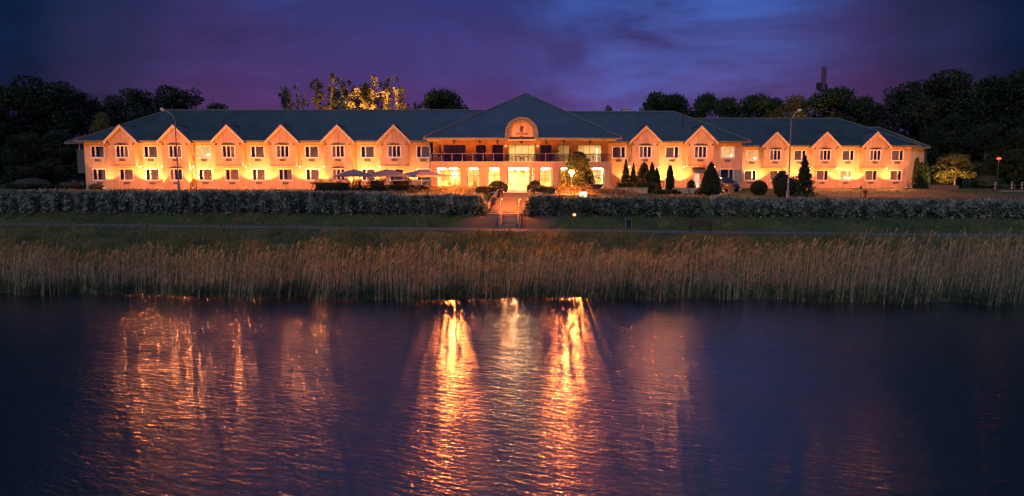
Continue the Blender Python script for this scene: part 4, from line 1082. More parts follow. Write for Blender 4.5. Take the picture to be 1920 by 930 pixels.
x_ = wx(1363, 78, 360); pot(x_, 76.5, .30, .42, .75, M['terracotta'], 'pale tapered flower pot in front of the dark blue car')

# ------------------------------------------------------------------ foliage builders
def blob_points(rng, n, cen, rad, shell=.6):
    d = rand_dirs(rng, n); r = rng.uniform(shell, 1.0, (n, 1))**(1/2); return cen + d*r*rad
def tree_proto(seed, H, W_, crown0, nclump, nleaf, leaf, m, shape='round', spread=1.0):
    """returns (crown mesh data, trunk mesh data)"""
    rng = np.random.default_rng(seed); rr = random.Random(seed)
    cl_ = []; tr = MB(); top = H
    tr.cyl((0, 0, -.4), (0, 0, H*.25), .03*H*.55, .026*H*.5, 10); lead = []
    px_, py_ = 0, 0; prev = Vector((0, 0, H*.25))
    for k in range(1, 6):
        nxt = Vector((rr.uniform(-.02, .02)*H*k*.3, rr.uniform(-.02, .02)*H*k*.3, H*(.25+.65*k/5))); tr.cyl(prev, nxt, .013*H*(1.1-.17*(k-1)), .013*H*(1.1-.17*k), 8); lead.append(nxt); prev = nxt
    for k in range(nclump):
        t = rr.random()
        z = H*(crown0+(1-crown0)*(t**.85)); 
        if shape == 'round': wr = W_*math.sqrt(max(.04, 1-((z/H-crown0)/(1-crown0)*2-.85)**2/1.35))
        else: wr = W_*(.35+.65*(1-abs((z/H-crown0)/(1-crown0)-.35)))
        a = rr.random()*2*PI; r = wr*(rr.random()**.5)*.82
        c_ = np.array([r*math.cos(a), r*math.sin(a), z-H*.04]); rad = H*rr.uniform(.055, .115)*spread
        cl_.append((c_, np.array([rad*1.25, rad*1.25, rad*.8])))
        b0 = lead[min(4, max(0, int((z/H-.25)/.65*5)-1))]; tr.cyl(b0, Vector(c_), .006*H, .002*H, 5, cap=False)
    Ps = []
    wsum = sum(float(r_[0])**2 for _, r_ in cl_)
    for c_, r_ in cl_:
        n = max(20, int(nleaf*float(r_[0])**2/wsum)); Ps.append(blob_points(rng, n, c_, r_, .45))
    Pp = np.concatenate(Ps)+rng.normal(size=(sum(len(p) for p in Ps), 3))*H*.008
    V, F = leaf_quads(Pp, rng, leaf, leaf*.62)
    return (V, F, m), tr
def make_tree(seed, H, W_, crown0, nclump, nleaf, leaf, m, shape='round', name='tree', spread=1.0):
    t = thing(name, 'tree', 'tree', (0, 0, 0)); (V, F, mm), tr = tree_proto(seed, H, W_, crown0, nclump, nleaf, leaf, m, shape, spread)
    npmesh('crown', V, F, mm, parent=t); tr.build('trunk', M['bark'], t); return t
def pollard(seed, H, m, dense=1.0):
    t = thing('pollarded_tree', 'tree', 'tree', (0, 0, 0)); rr = random.Random(seed); rng = np.random.default_rng(seed)
    tr = MB(); tr.cyl((0, 0, -.4), (0, 0, H*.45), .42, .34, 10); Ps = []
    nb = rr.randint(4, 6)
    for k in range(nb):
        a = k*2*PI/nb+rr.random(); sp = rr.uniform(.06, .17)*H
        p0 = Vector((0, 0, H*rr.uniform(.36, .46))); p1 = p0+Vector((sp*.6*math.cos(a), sp*.6*math.sin(a), H*.18)); p2 = Vector((sp*math.cos(a), sp*math.sin(a), H*rr.uniform(.78, 1.0)))
        tr.tube([p0, p1, p2], .22, .13, 7)
        tr.lathe([(.1, -.1), (.24, 0), (.22, .18), (.1, .26)], p2, 7)
        for j in range(int(17*dense)):
            u = rr.uniform(.15, 1.05); base = p0.lerp(p1, u*2) if u < .5 else p1.lerp(p2, (u-.5)*2)
            off = Vector((rr.gauss(0, 1), rr.gauss(0, 1), rr.gauss(.3, .8)))*(.35+.55*(1-u))
            q = base+off; tr.cyl(base, q, .035, .012, 4, cap=False)
            Ps.append(blob_points(rng, int(34), np.array(q), np.array([.5, .5, .62])*rr.uniform(.7, 1.4), .1))
    Pp = np.concatenate(Ps); V, F = leaf_quads(Pp, rng, .36, .22); npmesh('crown', V, F, m, parent=t); tr.build('trunk', M['bark'], t); return t
def put(t, px, ytop, Y_, H0, label, group=None, wscale=1.0, rz=None, first=False, base=None):
    """stand a copy of tree t so that its top is at photo row ytop"""
    x, zt = wpos(px, ytop, Y_); zg = 4.45 if base is None else base; s = (zt-zg)/H0
    o = t if first else copy_tree(t)
    o.location = (x, Y_, zg); o.scale = (s*wscale, s*wscale, s); o.rotation_euler = (0, 0, random.random()*6.3 if rz is None else rz)
    o['label'] = label
    if group: o['group'] = group
    return o
# tall pollarded trees behind the left wing
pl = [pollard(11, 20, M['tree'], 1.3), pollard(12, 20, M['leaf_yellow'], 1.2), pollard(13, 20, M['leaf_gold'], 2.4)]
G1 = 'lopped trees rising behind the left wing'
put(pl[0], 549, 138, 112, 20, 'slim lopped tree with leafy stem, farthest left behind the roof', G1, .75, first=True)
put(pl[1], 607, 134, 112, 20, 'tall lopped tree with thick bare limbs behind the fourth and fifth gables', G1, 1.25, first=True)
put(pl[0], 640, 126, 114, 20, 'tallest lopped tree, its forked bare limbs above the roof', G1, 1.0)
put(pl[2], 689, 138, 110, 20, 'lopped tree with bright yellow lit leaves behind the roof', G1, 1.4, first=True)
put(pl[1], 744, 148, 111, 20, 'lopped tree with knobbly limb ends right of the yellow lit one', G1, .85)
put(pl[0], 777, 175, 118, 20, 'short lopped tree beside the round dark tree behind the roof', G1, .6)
spot('tree_uplight', (wx(690, 104), 104, 5.0), (wx(697, 110), 110, 18), 190000, R(19), (1, .48, .13), .5)
spot('tree_uplight', (wx(745, 104), 104, 5.0), (wx(742, 111), 111, 18), 42000, R(20), (1, .44, .11), .5)
spot('tree_uplight', (wx(615, 104), 104, 5.0), (wx(615, 112), 112, 17), 26000, R(24), (1, .46, .14), .5)
# common trees
tp = [make_tree(21, 16, 5.5, .28, 46, 7500, .48, M['tree'], name='broadleaf_tree'), make_tree(22, 16, 6.2, .22, 52, 8500, .5, M['tree'], name='broadleaf_tree'),
      make_tree(23, 20, 8.0, .12, 70, 12000, .55, M['tree_dark'], name='broadleaf_tree'), make_tree(24, 20, 7.2, .10, 64, 11000, .55, M['tree_dark'], 'cone', name='broadleaf_tree')]
G2 = 'trees standing behind the hotel roof'
used = [0, 0, 0, 0]; H_ = [16, 16, 20, 20]
def pt(i, px, yt, Y_, label, group=G2, ws=1.0, base=None):
    put(tp[i], px, yt, Y_, H_[i], label, group, ws, first=not used[i], base=base); used[i] = 1
pt(0, 825, 172, 118, 'round dark tree behind the roof just left of the pavilion', ws=1.0)
pt(1, 1228, 177, 125, 'dark tree rising behind the near right wing, left of a pair', ws=.72)
pt(0, 1262, 180, 128, 'dark tree rising behind the near right wing, right of a pair', ws=.75)
pt(0, 1326, 178, 128, 'narrow upright dark tree alone between the pair and the long row behind the roof', ws=.62)
pt(1, 1365, 187, 126, 'low round tree first in the row behind the far right wing', ws=.7)
pt(0, 1415, 181, 126, 'broad round tree second in the row behind the far right wing', ws=.95)
pt(1, 1452, 188, 130, 'small dark tree between the broad round one and the yellow lit one', ws=.6)
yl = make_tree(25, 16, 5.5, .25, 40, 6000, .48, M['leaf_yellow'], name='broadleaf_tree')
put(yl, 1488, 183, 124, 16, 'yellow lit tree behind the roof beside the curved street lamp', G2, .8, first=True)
spot('tree_uplight', (wx(1488, 117), 117, 5.2), (wx(1488, 124), 124, 15), 9000, R(34), (1, .50, .15), .2)
pt(0, 1562, 169, 122, 'wind-swept dark tree in front of the red mast', ws=1.15)
pt(1, 1612, 185, 120, 'dark tree between the wind-swept one and the right-hand wood', ws=.9)
put(yl, 1141, 202, 116, 16, 'pale tree top just showing over the roof beside the chimney', G2, .35)
pt(1, 410, 197, 132, 'low dark tree top showing over the left roof ridge', ws=.8)
# left wood, right wood
GL, GR = 'trees of the left-hand wood', 'trees of the right-hand wood'
pt(2, 20, 160, 104, 'big dark tree at the left edge of the picture', GL, 1.0)
pt(3, 85, 150, 108, 'tallest dark tree of the left-hand wood', GL, 1.15)
pt(2, 150, 172, 112, 'dark tree of the left-hand wood right of its tallest', GL, .8)
pt(3, 200, 182, 114, 'low dark tree in the dip of the left-hand wood skyline', GL, .7)
pt(2, 258, 167, 118, 'dark tree whose crown shows above the left end of the roof', GL, .85)
pt(3, 330, 165, 120, 'wide dark tree above the left roof, last of the wood', GL, 1.0)
pt(3, 45, 250, 96, 'lower dark tree filling the front of the left-hand wood', GL, 1.1)
pt(2, 110, 245, 98, 'lower dark tree beside the annex end of the hotel', GL, 1.0)
put(yl, 192, 215, 106, 16, 'small tree with leaves faintly lit between the wood and the left roof', GL, .6)
pt(3, -30, 190, 100, 'dark tree half outside the left edge', GL, 1.2)
for k, (px, yt, Y_, i, lb, ws) in enumerate(((1650, 196, 118, 2, 'dark tree where the right-hand wood begins behind the roof end', .7), (1700, 163, 116, 3, 'dark tree on the rising skyline above the right roof end', .85), (1752, 148, 112, 2, 'tall dark tree on the shoulder of the right-hand wood', .95),
        (1812, 138, 110, 3, 'tallest dark tree of the right-hand wood', 1.15), (1875, 146, 106, 2, 'tall dark tree above the red street lamp', 1.0), (1935, 132, 104, 3, 'big dark tree at the right edge of the picture', 1.1),
        (1790, 215, 106, 2, 'lower dark tree behind the yellow lit tree', .85), (1745, 240, 107, 3, 'lower dark tree right behind the row of tall thujas', .7), (1850, 235, 99, 3, 'lower dark tree left of the red street lamp', .9), (1910, 240, 97, 2, 'lower dark tree right of the red street lamp', .95), (1985, 200, 98, 3, 'dark tree half outside the right edge', 1.1))):
    pt(i, px, yt, Y_, lb, GR, ws)
# yellow-lit small tree by the drive
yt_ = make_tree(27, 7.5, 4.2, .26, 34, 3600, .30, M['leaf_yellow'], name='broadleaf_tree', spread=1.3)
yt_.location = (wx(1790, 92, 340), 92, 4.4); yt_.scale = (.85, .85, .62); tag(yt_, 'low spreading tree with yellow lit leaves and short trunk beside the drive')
spot('tree_uplight', (wx(1770, 90), 89.6, 4.7), (wx(1786, 92), 92, 8), 2600, R(62), (1, .50, .10), .15)
# conifers, thujas
def conifer(seed, h, r, name, label, cat, loc, m=None, group=None, leaf=.2, n=2600, layered=False, power=1.0, droop=0):
    rng = np.random.default_rng(seed); t = thing(name, label, cat, loc, 0, group)
    u = rng.random(n)**.85; z = u*h
    if layered: prof = (1-u)**.9*(.72+.42*np.abs(np.sin(z*5.2/ (h/4))))
    else: prof = np.clip(1-u, 0, 1)**power*(1-.45*(1-np.clip(u/.14, 0, 1)))
    a = rng.random(n)*2*PI; rr_ = r*prof*(rng.random(n)**.35)*(1+.13*np.sin(a*5+z*2.2)+.10*rng.normal(size=n))
    Pp = np.stack([rr_*np.cos(a), rr_*np.sin(a), z+.05], 1)
    ax = np.stack([np.cos(a)*.6, np.sin(a)*.6, np.full(n, .9 if not layered else -.15)], 1)
    V, F = leaf_quads(Pp, rng, leaf, leaf*.45, ax, .7); npmesh('crown', V, F, m or M['conifer'], parent=t)
    q = MB(); q.cyl((0, 0, -.2), (0, 0, h*.9), .035*h**.7+.03, .01, 7); q.build('trunk', M['bark'], t); return t
def cput(px, yb, yt, Y_, wpx, name, label, cat='conifer', **k):
    x, zb = wpos(px, yb, Y_); zt = wz(yt, Y_); zg = float(ground_z(x, Y_))
    r = wpx/2*Y_/1280; return conifer(int(px*3+Y_), zt-zg, r, name, label, cat, (x, Y_, zg), **k)
GC = 'slim conifers right of the pavilion'
cput(1083, 350, 286, 75.2, 56, 'thuja', 'big dense rounded conifer lit orange beside the garden lamp', leaf=.24, n=11000, power=.36)
cput(1108, 350, 322, 75, 16, 'thuja', 'smaller conifer at the right foot of the big orange lit one', leaf=.2, n=1800, power=.5)
cput(1055, 350, 323, 74, 15, 'thuja', 'small loose bush at the left foot of the big orange lit conifer', leaf=.2, n=900, power=.5, m=M['shrub'])
cput(1173, 352, 300, 77.6, 22, 'cypress', 'tallest slim conifer at the left of the group by the near right wing', group=GC, power=.8)
cput(1187, 352, 307, 78, 17, 'cypress', 'thinnest spire conifer, second in the group by the near right wing', group=GC, power=.8)
cput(1207, 352, 306, 77.6, 38, 'cypress', 'broadest conifer in the middle of the group', group=GC, power=.55, n=4200)
cput(1222, 352, 306, 78, 24, 'cypress', 'dark conifer right of the broadest one in the group', group=GC, power=.7)
cput(1231, 352, 317, 78, 20, 'cypress', 'shorter conifer at the right end of the group', group=GC, power=.7)
cput(1255.5, 360, 311, 78, 17, 'cypress', 'single narrow column cypress standing apart before the lit wall', power=.42, n=3600)
cput(1332, 366, 306, 73, 46, 'thuja', 'large dark cone conifer standing beside the parked car', n=7500, leaf=.22, power=.75)
cput(1507, 360, 293, 70, 42, 'spruce', 'layered spruce tree right of the tall lamp post', n=4200, layered=True, leaf=.26)
GT = 'thujas in a row at the right end of the hotel'
cput(1717, 356, 297, 93, 17, 'thuja', 'tallest thuja of the row against the right end of the hotel', group=GT, power=.4, n=3000)
cput(1726, 356, 305, 93, 13, 'thuja', 'middle thuja of the row at the right end of the hotel', group=GT, power=.4, n=2400)
cput(1735, 356, 304, 93, 15, 'thuja', 'right-hand thuja of the row at the right end of the hotel', group=GT, power=.4, n=2400)
# clipped balls and shrubs
def shrub(seed, rx, ry, rz, name, label, cat, loc, m=None, leaf=.13, n=2600, group=None, clumps=0, core=True):
    rng = np.random.default_rng(seed); t = thing(name, label, cat, loc, 0, group)
    if clumps:
        Ps = []
        for k in range(clumps):
            d = rand_dirs(rng, 1)[0]; c_ = d*np.array([rx, ry, rz])*rng.uniform(.3, .72); c_[2] = abs(c_[2])+rz*.35
            Ps.append(blob_points(rng, n//clumps, c_, np.array([rx, ry, rz])*rng.uniform(.28, .46), .3))
        Pp = np.concatenate(Ps)
    else: Pp = blob_points(rng, n, np.array([0, 0, rz*.92]), np.array([rx, ry, rz]), .72)
    Pp[:, 2] = np.maximum(Pp[:, 2], .02)
    V, F = leaf_quads(Pp, rng, leaf, leaf*.5); npmesh('foliage', V, F, m or M['shrub'], parent=t)
    if core:
        q = MB(); q.lathe([(rx*.2, .02), (rx*.62, rz*.35), (rx*.70, rz*.9), (rx*.5, rz*1.45), (rx*.1, rz*1.7)], (0, 0, 0), 10); q.build('twigs', M['hedge_core'], t)
    return t
def sput(px, yb, yt, Y_, wpx, label, **k):
    x = wx(px, Y_, (yb+yt)/2); zg = float(ground_z(x, Y_)); zt = wz(yt, Y_); rx = wpx/2*Y_/1280
    k.setdefault('ry', None); ry = k.pop('ry') or rx
    return shrub(int(px*7+yb), rx, ry, max(.2, (zt-zg)/2), k.pop('name', 'shrub'), label, k.pop('cat', 'shrub'), (x, Y_, zg), **k)
GB = 'clipped box balls either side of the entrance'
sput(932.5, 352, 337.5, 75, 31, 'clipped round bush left of the entrance steps', name='topiary_ball', group=GB)
sput(1003, 352, 337, 75, 24, 'clipped round bush right of the entrance steps', name='topiary_ball', group=GB)
sput(1423, 361, 337, 76, 31, 'clipped dark ball bush on the lawn right of the car', name='topiary_ball', n=4200)
sput(1472, 362, 329, 69, 40, 'grey green ball bush at the foot of the right lamp post', m=M['shrub'], n=4200)
sput(1466, 350, 297, 74, 56, 'dark purple leaved bush spreading before the far right wing', m=M['purple_shrub'], clumps=16, n=4200, leaf=.22, core=False)
sput(1167, 352, 326, 75.6, 34, 'leafy shrub at the left foot of the conifer group', clumps=14, core=False, n=3600, leaf=.17)
sput(1195, 353, 328, 75.4, 44, 'broad leafy shrub below the middle conifers', clumps=18, core=False, n=4600, leaf=.17)
sput(1226, 352, 331, 75.8, 34, 'leafy shrub below the right-hand conifers', clumps=14, core=False, n=3400, leaf=.17)
sput(1236, 363, 345, 72.2, 40, 'low spreading bush before the narrow column cypress', clumps=12, core=False, n=3000)
sput(1264, 363, 347, 72.4, 32, 'low spreading bush right of the narrow column cypress', clumps=10, core=False, n=2600)
sput(1296, 354, 336, 80, 17, 'small dark bush left of the lit side door', n=1500)
sput(1310, 366, 353, 74, 24, 'low bush at the left foot of the large cone conifer', clumps=6)
sput(180, 352, 343, 84, 36, 'low dark bush at the left corner of the hotel', clumps=6, m=M['tree_dark'])
sput(130, 352, 338, 86, 56, 'wide dark bush below the annex', clumps=9, m=M['tree_dark'])
sput(60, 352, 330, 84, 90, 'wide dark thicket at the front of the left-hand wood', clumps=12, m=M['tree_dark'], n=4000, leaf=.25)
sput(1770, 352, 328, 98, 50, 'dark thicket behind the low curved wall', clumps=9, m=M['tree_dark'], leaf=.22)
sput(1850, 353, 322, 98, 70, 'dark thicket left of the striped posts', clumps=12, m=M['tree_dark'], n=3600, leaf=.25)
sput(1912, 352, 318, 98, 60, 'dark thicket behind the striped posts', clumps=12, m=M['tree_dark'], n=3600, leaf=.25)
# hedges -------------------------------------------------------------
def hedge(x0, x1, yfun, half, zb_f, zt_f, name, label, n_per_m, leaf, m, group=None, tips=0, asp=.34, droop=True, rag=.24):
    rng = np.random.default_rng(int(abs(x0*31+x1*17))+5); Lh = x1-x0; n = int(Lh*n_per_m)
    x = rng.uniform(x0, x1, n); yc = yfun(x); zb = zb_f(x, yc); zt = zt_f(x)
    # points on the faces of a rounded box section
    u = rng.random(n); hgt = zt-zb
    lump = 1+rag*np.sin(x*2.1+1)+rag*.8*np.sin(x*5.3)+rag*.6*np.sin(x*.9)
    ang = PI*rng.random(n); ex = .55
    cx_ = np.sign(np.cos(ang))*np.abs(np.cos(ang))**ex; cz_ = np.abs(np.sin(ang))**ex
    front = rng.random(n) < .62
    cx_ = np.where(front, -np.abs(cx_), cx_)
    dep = 1-.22*rng.random(n)**2
    y = yc+half*lump*cx_*dep; z = zb+.02+hgt*(1+.10*(lump-1))*cz_*dep
    endt = np.minimum(x-x0, x1-x)/.9; sh = np.sqrt(np.clip(1-(1-np.clip(endt, 0, 1))**2, 0.02, 1)); z = zb+(z-zb)*sh; y = yc+(y-yc)*(.35+.65*sh)
    Pp = np.stack([x, y, z], 1)
    ax = np.stack([rng.normal(size=n)*.5, cx_*.9, np.full(n, -.55 if droop else .4)], 1)
    V, F = leaf_quads(Pp, rng, leaf, leaf*asp, ax, .75)
    npb = NP(); npb.add(V, F, 0)
    if tips:
        k = int(Lh*tips); xt = rng.uniform(x0+.4, x1-.4, k); yt2 = yfun(xt)+rng.uniform(-.9, .9, k)*half; zt2 = zt_f(xt)*1.0-.05+rng.random(k)*.22
        Pt = np.stack([xt, yt2, zt2], 1); V, F = leaf_quads(Pt, rng, leaf*1.35, leaf*.22, np.array([[.12, 0, 1.3]]), .5); npb.add(V, F, 0)
    t = thing(name, label, 'hedge', (0, 0, 0), 0, group)
    npb.build('foliage', [m], parent=t)
    q = MB(); xs_ = np.linspace(x0+.5, x1-.5, max(2, int(Lh/1.2))); vs = []
    for xx in xs_:
        yy = float(yfun(xx)); b0 = float(zb_f(xx, yy)); tt = float(zt_f(xx)); hh = tt-b0
        for a_, c_ in ((-.55, 0), (-.60, .5), (-.36, .70), (.36, .70), (.6, .5), (.55, 0)): vs.append((xx, yy+a_*half, b0+c_*hh))
    fs = [(i*6+j, (i+1)*6+j, (i+1)*6+j+1, i*6+j+1) for i in range(len(xs_)-1) for j in range(5)]+[tuple(range(6)), tuple((len(xs_)-1)*6+j for j in range(5, -1, -1))]
    q.add(vs, fs); q.build('twigs', M['hedge_core'], t)
    # origin at the foot in the middle of its length
    return t
def hz_top(x): return 4.45-.30*sm(-25, -2, x)-.20*sm(1, 8, x)-.17*sm(8, 36, x)+.05*np.sin(x*.8)
def hz_bot(x, y): return ground_z(x, y-1.0)-.05
GH = 'long shaggy hedge along the top of the bank'
hxl = wx(916, 63, 380); hxr0 = wx(980, 63, 380); hxr1 = wx(1321, 60.5, 390); hxr2 = wx(1328, 60.5, 390)
hedge(-64, hxl, hedge_y, .95, hz_bot, hz_top, 'shaggy_hedge', 'long shaggy grey green hedge left of the garden steps', 560, .34, M['hedge'], GH, 70)
hedge(hxr0, hxr1, hedge_y, .95, hz_bot, hz_top, 'shaggy_hedge', 'shaggy grey green hedge from the garden steps to the gap on the right', 560, .34, M['hedge'], GH, 70)
hedge(hxr2, 62, hedge_y, .95, hz_bot, lambda x: hz_top(x)+.12*np.exp(-((x-hxr2-1.5)/1.5)**2), 'shaggy_hedge', 'long shaggy grey green hedge right of the gap, reaching the right edge', 540, .34, M['hedge'], GH, 70)
# clipped hedges on the terrace
def th(px0_, px1_, Y_, yt, label, half=.4, dens=420, m=None, leaf=.11, tips=30):
    a, b = wx(px0_, Y_, yt), wx(px1_, Y_, yt); zt = wz(yt, Y_)
    return hedge(a, b, lambda x: Y_+0*x, half, lambda x, y: ground_z(x, y)-.02, lambda x: zt+0*x, 'clipped_hedge', label, dens, leaf, m or M['shrub'], 'clipped hedges around the parasol terrace', tips, .5, False, .04)
th(590, 806, 71, 347.5, 'long low clipped hedge in front of the parasols', dens=420, leaf=.13, m=M['tree_dark'])
th(584, 662, 77.8, 335.5, 'loose dark hedge left behind the first parasol')
th(664, 684, 78.2, 331, 'short clipped hedge block between the two left parasols')
th(687, 728, 78.6, 330.5, 'clipped hedge block behind the middle parasol')
th(729, 775, 78.2, 331, 'clipped hedge block right of the middle parasol pole')
# sloping hedges beside the steps
def slope_hedge(xa, ya, xb, yb2, label):
    n = 1700; rng = np.random.default_rng(int(abs(xa*100))); t_ = rng.random(n); 
    x = xa+(xb-xa)*t_; y = ya+(yb2-ya)*t_; off = rng.uniform(-.32, .32, n); up_ = rng.random(n)**.6*.62
    side = rng.random(n) < .5; off = np.where(side, np.sign(off)*.3, off); up_ = np.where(side, up_, .6)
    z = np.maximum(ground_z(x, y), 4.33)+up_+rng.normal(size=n)*.03
    Pp = np.stack([x+off, y+rng.normal(size=n)*.05, z], 1); V, F = leaf_quads(Pp, rng, .13, .06)
    t = thing('clipped_hedge', label, 'hedge', (0, 0, 0), 0, 'clipped hedges along the steps'); npmesh('foliage', V, F, M['shrub'], parent=t)
    q = MB(); za, zb = max(float(ground_z(xa, ya)), 4.33), max(float(ground_z(xb, yb2)), 4.33)
    q.add([(xa-.26, ya, za-.3), (xa+.26, ya, za-.3), (xa+.26, ya, za+.52), (xa-.26, ya, za+.52), (xb-.26, yb2, zb-.3), (xb+.26, yb2, zb-.3), (xb+.26, yb2, zb+.52), (xb-.26, yb2, zb+.52)], [(0, 1, 2, 3), (7, 6, 5, 4), (0, 4, 5, 1), (3, 2, 6, 7), (0, 3, 7, 4), (1, 5, 6, 2)]); q.build('twigs', M['hedge_core'], t)
slope_hedge(wx(941, 74), 74, wx(897, 66.3), 66.3, 'low clipped hedge slanting down left of the upper steps')
slope_hedge(wx(996, 74), 74, wx(1036, 66.3), 66.3, 'low clipped hedge slanting down right of the upper steps')
# pots along the steps
for i, (px, Y_, s, lb) in enumerate(((948, 69.8, .26, 'potted plant left of the top of the steps'), (991, 69.8, .26, 'potted plant right of the top of the steps'), (938, 66.2, .24, 'potted plant on the left side of the upper flight'), (999, 66.2, .24, 'potted plant on the right side of the upper flight'), (925.5, 64.6, .22, 'lowest potted plant on the left edge of the steps'))):
    zz = max(float(ground_z(wx(px, Y_), Y_)), 4.38) if Y_ > 68 else z1-.003+.137*int((Y_-63)/.345+1)
    pot(wx(px, Y_, 362), Y_, .13, .2, .38, M['dark'], lb, plant=s, z=zz)
pot(wx(1118.5, 71), 71, .30, .72, .62, M['siding'], 'large dark bowl planter with a leafy plant by the big conifer', plant=.55)
# low wall, right of bowl
lw_ = MB(); zw = float(ground_z(13, 73)); lw_.box(0, wx(1215, 73)-wx(1128, 73), 0, .35, -.4, wz(353, 73)-zw); lw_.box(-.04, wx(1215, 73)-wx(1128, 73)+.04, -.04, .39, wz(353, 73)-zw, wz(353, 73)-zw+.06)
simple('low_wall', lw_, M['plaster'], 'low plastered garden wall below the conifer group', 'wall', (wx(1128, 73), 73, zw))
lw_ = MB(); zw = 4.35; lw_.box(0, wx(1318, 77)-wx(1262, 77), 0, .3, -.4, .42)
simple('low_wall', lw_, M['plaster'], 'low plastered wall between the column cypress and the cone conifer', 'wall', (wx(1262, 77), 77, zw))
# small railing near the side door
q = MB()
for k in range(6): q.cyl((k*.42, 0, 0), (k*.42, 0, 1.0), .025, n=5)
q.cyl((0, 0, 1.0), (2.1, 0, 1.0), .03, n=5); q.cyl((0, 0, .5), (2.1, 0, .5), .02, n=5)
simple('handrail', q, M['dark'], 'thin dark handrail before the wall left of the column cypress', 'railing', (wx(1232, 83), 83, 4.45))
q = MB(); q.box(-.05, .05, -.05, .05, 0, .75); q.box(1.0, 1.1, -.05, .05, 0, .75); q.box(-.1, 1.15, -.04, .04, .72, .78)
simple('wooden_barrier', q, M['wood'], 'low wooden barrier in front of the side door', 'barrier', (wx(1293, 74), 74, float(ground_z(wx(1293, 74), 74))))
# curved wall, bollards, kerb island, hydrant posts
q = MB(); 
for k in range(10):
    a0, a1 = PI*1.08+k*.085, PI*1.08+(k+1)*.085
    vs = []
    for a in (a0, a1):
        for r in (5.0, 5.3):
            for z in (-.4, .62+.0*k): vs.append((r*math.cos(a), r*math.sin(a)*.5, z))
    q.add(vs, [(2, 3, 7, 6), (0, 4, 5, 1), (1, 5, 7, 3)]+([(0, 1, 3, 2)] if k == 0 else [])+([(4, 6, 7, 5)] if k == 9 else []))
simple('curved_wall', q, M['brickred'], 'low curved reddish wall below the yellow lit tree', 'wall', (wx(1783, 88)+2.9, 89.5, 4.42))
isl = MB(); ix0, ix1 = wx(1862, 84), wx(2010, 84); isl.box(0, ix1-ix0, 0, 5, -.3, .14); 
simple('kerb_island', isl, M['stone'], 'pale kerbed grass island under the striped posts', 'kerb', (ix0, 82.5, 4.28)); 
isg = MB(); isg.box(.15, ix1-ix0-.1, .15, 4.8, .10, .16); simple('island_lawn', isg, M['ground'], None, None, (ix0, 82.5, 4.286)); bpy.data.objects['island_lawn']['kind'] = 'structure'
bp0 = None; bl = ['left striped post on the kerbed island', 'right striped post on the kerbed island', 'striped post at the right edge of the picture']
for i, px in enumerate((1866, 1897, 1916)):
    if bp0 is None:
        t = thing('striped_bollard', bl[i], 'bollard', (0, 0, 0), 0, 'red and white striped posts'); bp0 = t
        q = MB()
        for k in range(5): q.cyl((0, 0, k*.17), (0, 0, (k+1)*.17), .08, n=10, mi=k % 2)
        q.build('striped_pole', [M['red'], M['white']], t)
        q = MB(); q.lathe([(.11, .85), (.11, .89), (.05, .94)], (0, 0, 0), 10); q.build('cap', M['white'], t)
    else: t = copy_tree(bp0, label=bl[i])
    t.location = (wx(px, 83.2, 350), 83.2, 4.44)
q = MB(); xa, xb = wx(1866, 83.2, 350), wx(1897, 83.2, 350)
for (a, b) in ((xa, xb), (xb, wx(1916, 83.2, 350)), (xa-1.9, xa)):
    pts = [(a+(b-a)*k/8, 83.2, 5.22-.18*math.sin(PI*k/8)) for k in range(9)]; q.tube(pts, .02, .02, 5)
simple('barrier_chain', q, M['gutter'], 'thin chain strung between the striped posts', 'chain', (0, 0, 0))
q = MB(); q.cyl((0, 0, 0), (0, 0, .75), .09, n=10); q.lathe([(.17, .62), (.19, .72), (.17, .86), (.08, .95)], (0, 0, 0), 10); q.cyl((-.22, 0, .74), (.22, 0, .74), .06, n=8)
simple('fire_hydrant', q, M['red'], 'red fire hydrant on the lawn behind the right hedge', 'hydrant', (wx(1622.5, 66, 362), 66, float(ground_z(wx(1622.5, 66), 66))))
q = MB(); q.cyl((0, 0, 0), (0, 0, 1.2), .03, n=6); q.box(-.09, .09, -.02, .02, .95, 1.25)
simple('marker_post', q, M['dark'], 'thin dark marker post just left of the red hydrant', 'post', (wx(1614, 68, 360), 68, float(ground_z(wx(1614, 68), 68))))
# mast beyond the trees
t = thing('radio_mast', 'red lattice mast with dark boxes rising above the trees', 'mast', (wx(1537, 200), 200, 4.4), R(8))
q = MB(); H = wz(125, 200)-4.4; w0, w1 = .62, .42
def wd(z): return w0+(w1-w0)*z/H
for s1, s2 in ((-1, -1), (1, -1), (1, 1), (-1, 1)): q.cyl((s1*w0, s2*w0, 0), (s1*w1, s2*w1, H), .11, .09, 5)
k = 0; z = 0
while z < H-1.2:
    a, b = wd(z), wd(z+1.2)
    for (p0, p1) in (((-1, -1), (1, -1)), ((1, -1), (1, 1)), ((1, 1), (-1, 1)), ((-1, 1), (-1, -1))):
        f = p0 if k % 2 else p1; g2 = p1 if k % 2 else p0
        q.cyl((f[0]*a, f[1]*a, z), (g2[0]*b, g2[1]*b, z+1.2), .06, n=4, cap=False); q.cyl((p0[0]*a, p0[1]*a, z), (p1[0]*a, p1[1]*a, z), .05, n=4, cap=False)
    z += 1.2; k += 1
q.build('lattice', M['redmast'], t)
q = MB(); zz = wz(162, 200)-4.4; q.box(-1.9, -.75, -.5, .5, zz-.9, zz+1.0); q.box(-1.3, 1.3, -.9, .9, zz-1.2, zz-1.0); q.box(.7, 1.05, -.5, .3, zz-.8, zz+.5); q.build('equipment_box', M['dark'], t)
q = MB(); q.cyl((0, 0, H), (0, 0, H+1.5), .06, .03, 6); q.build('antenna', M['dark'], t)

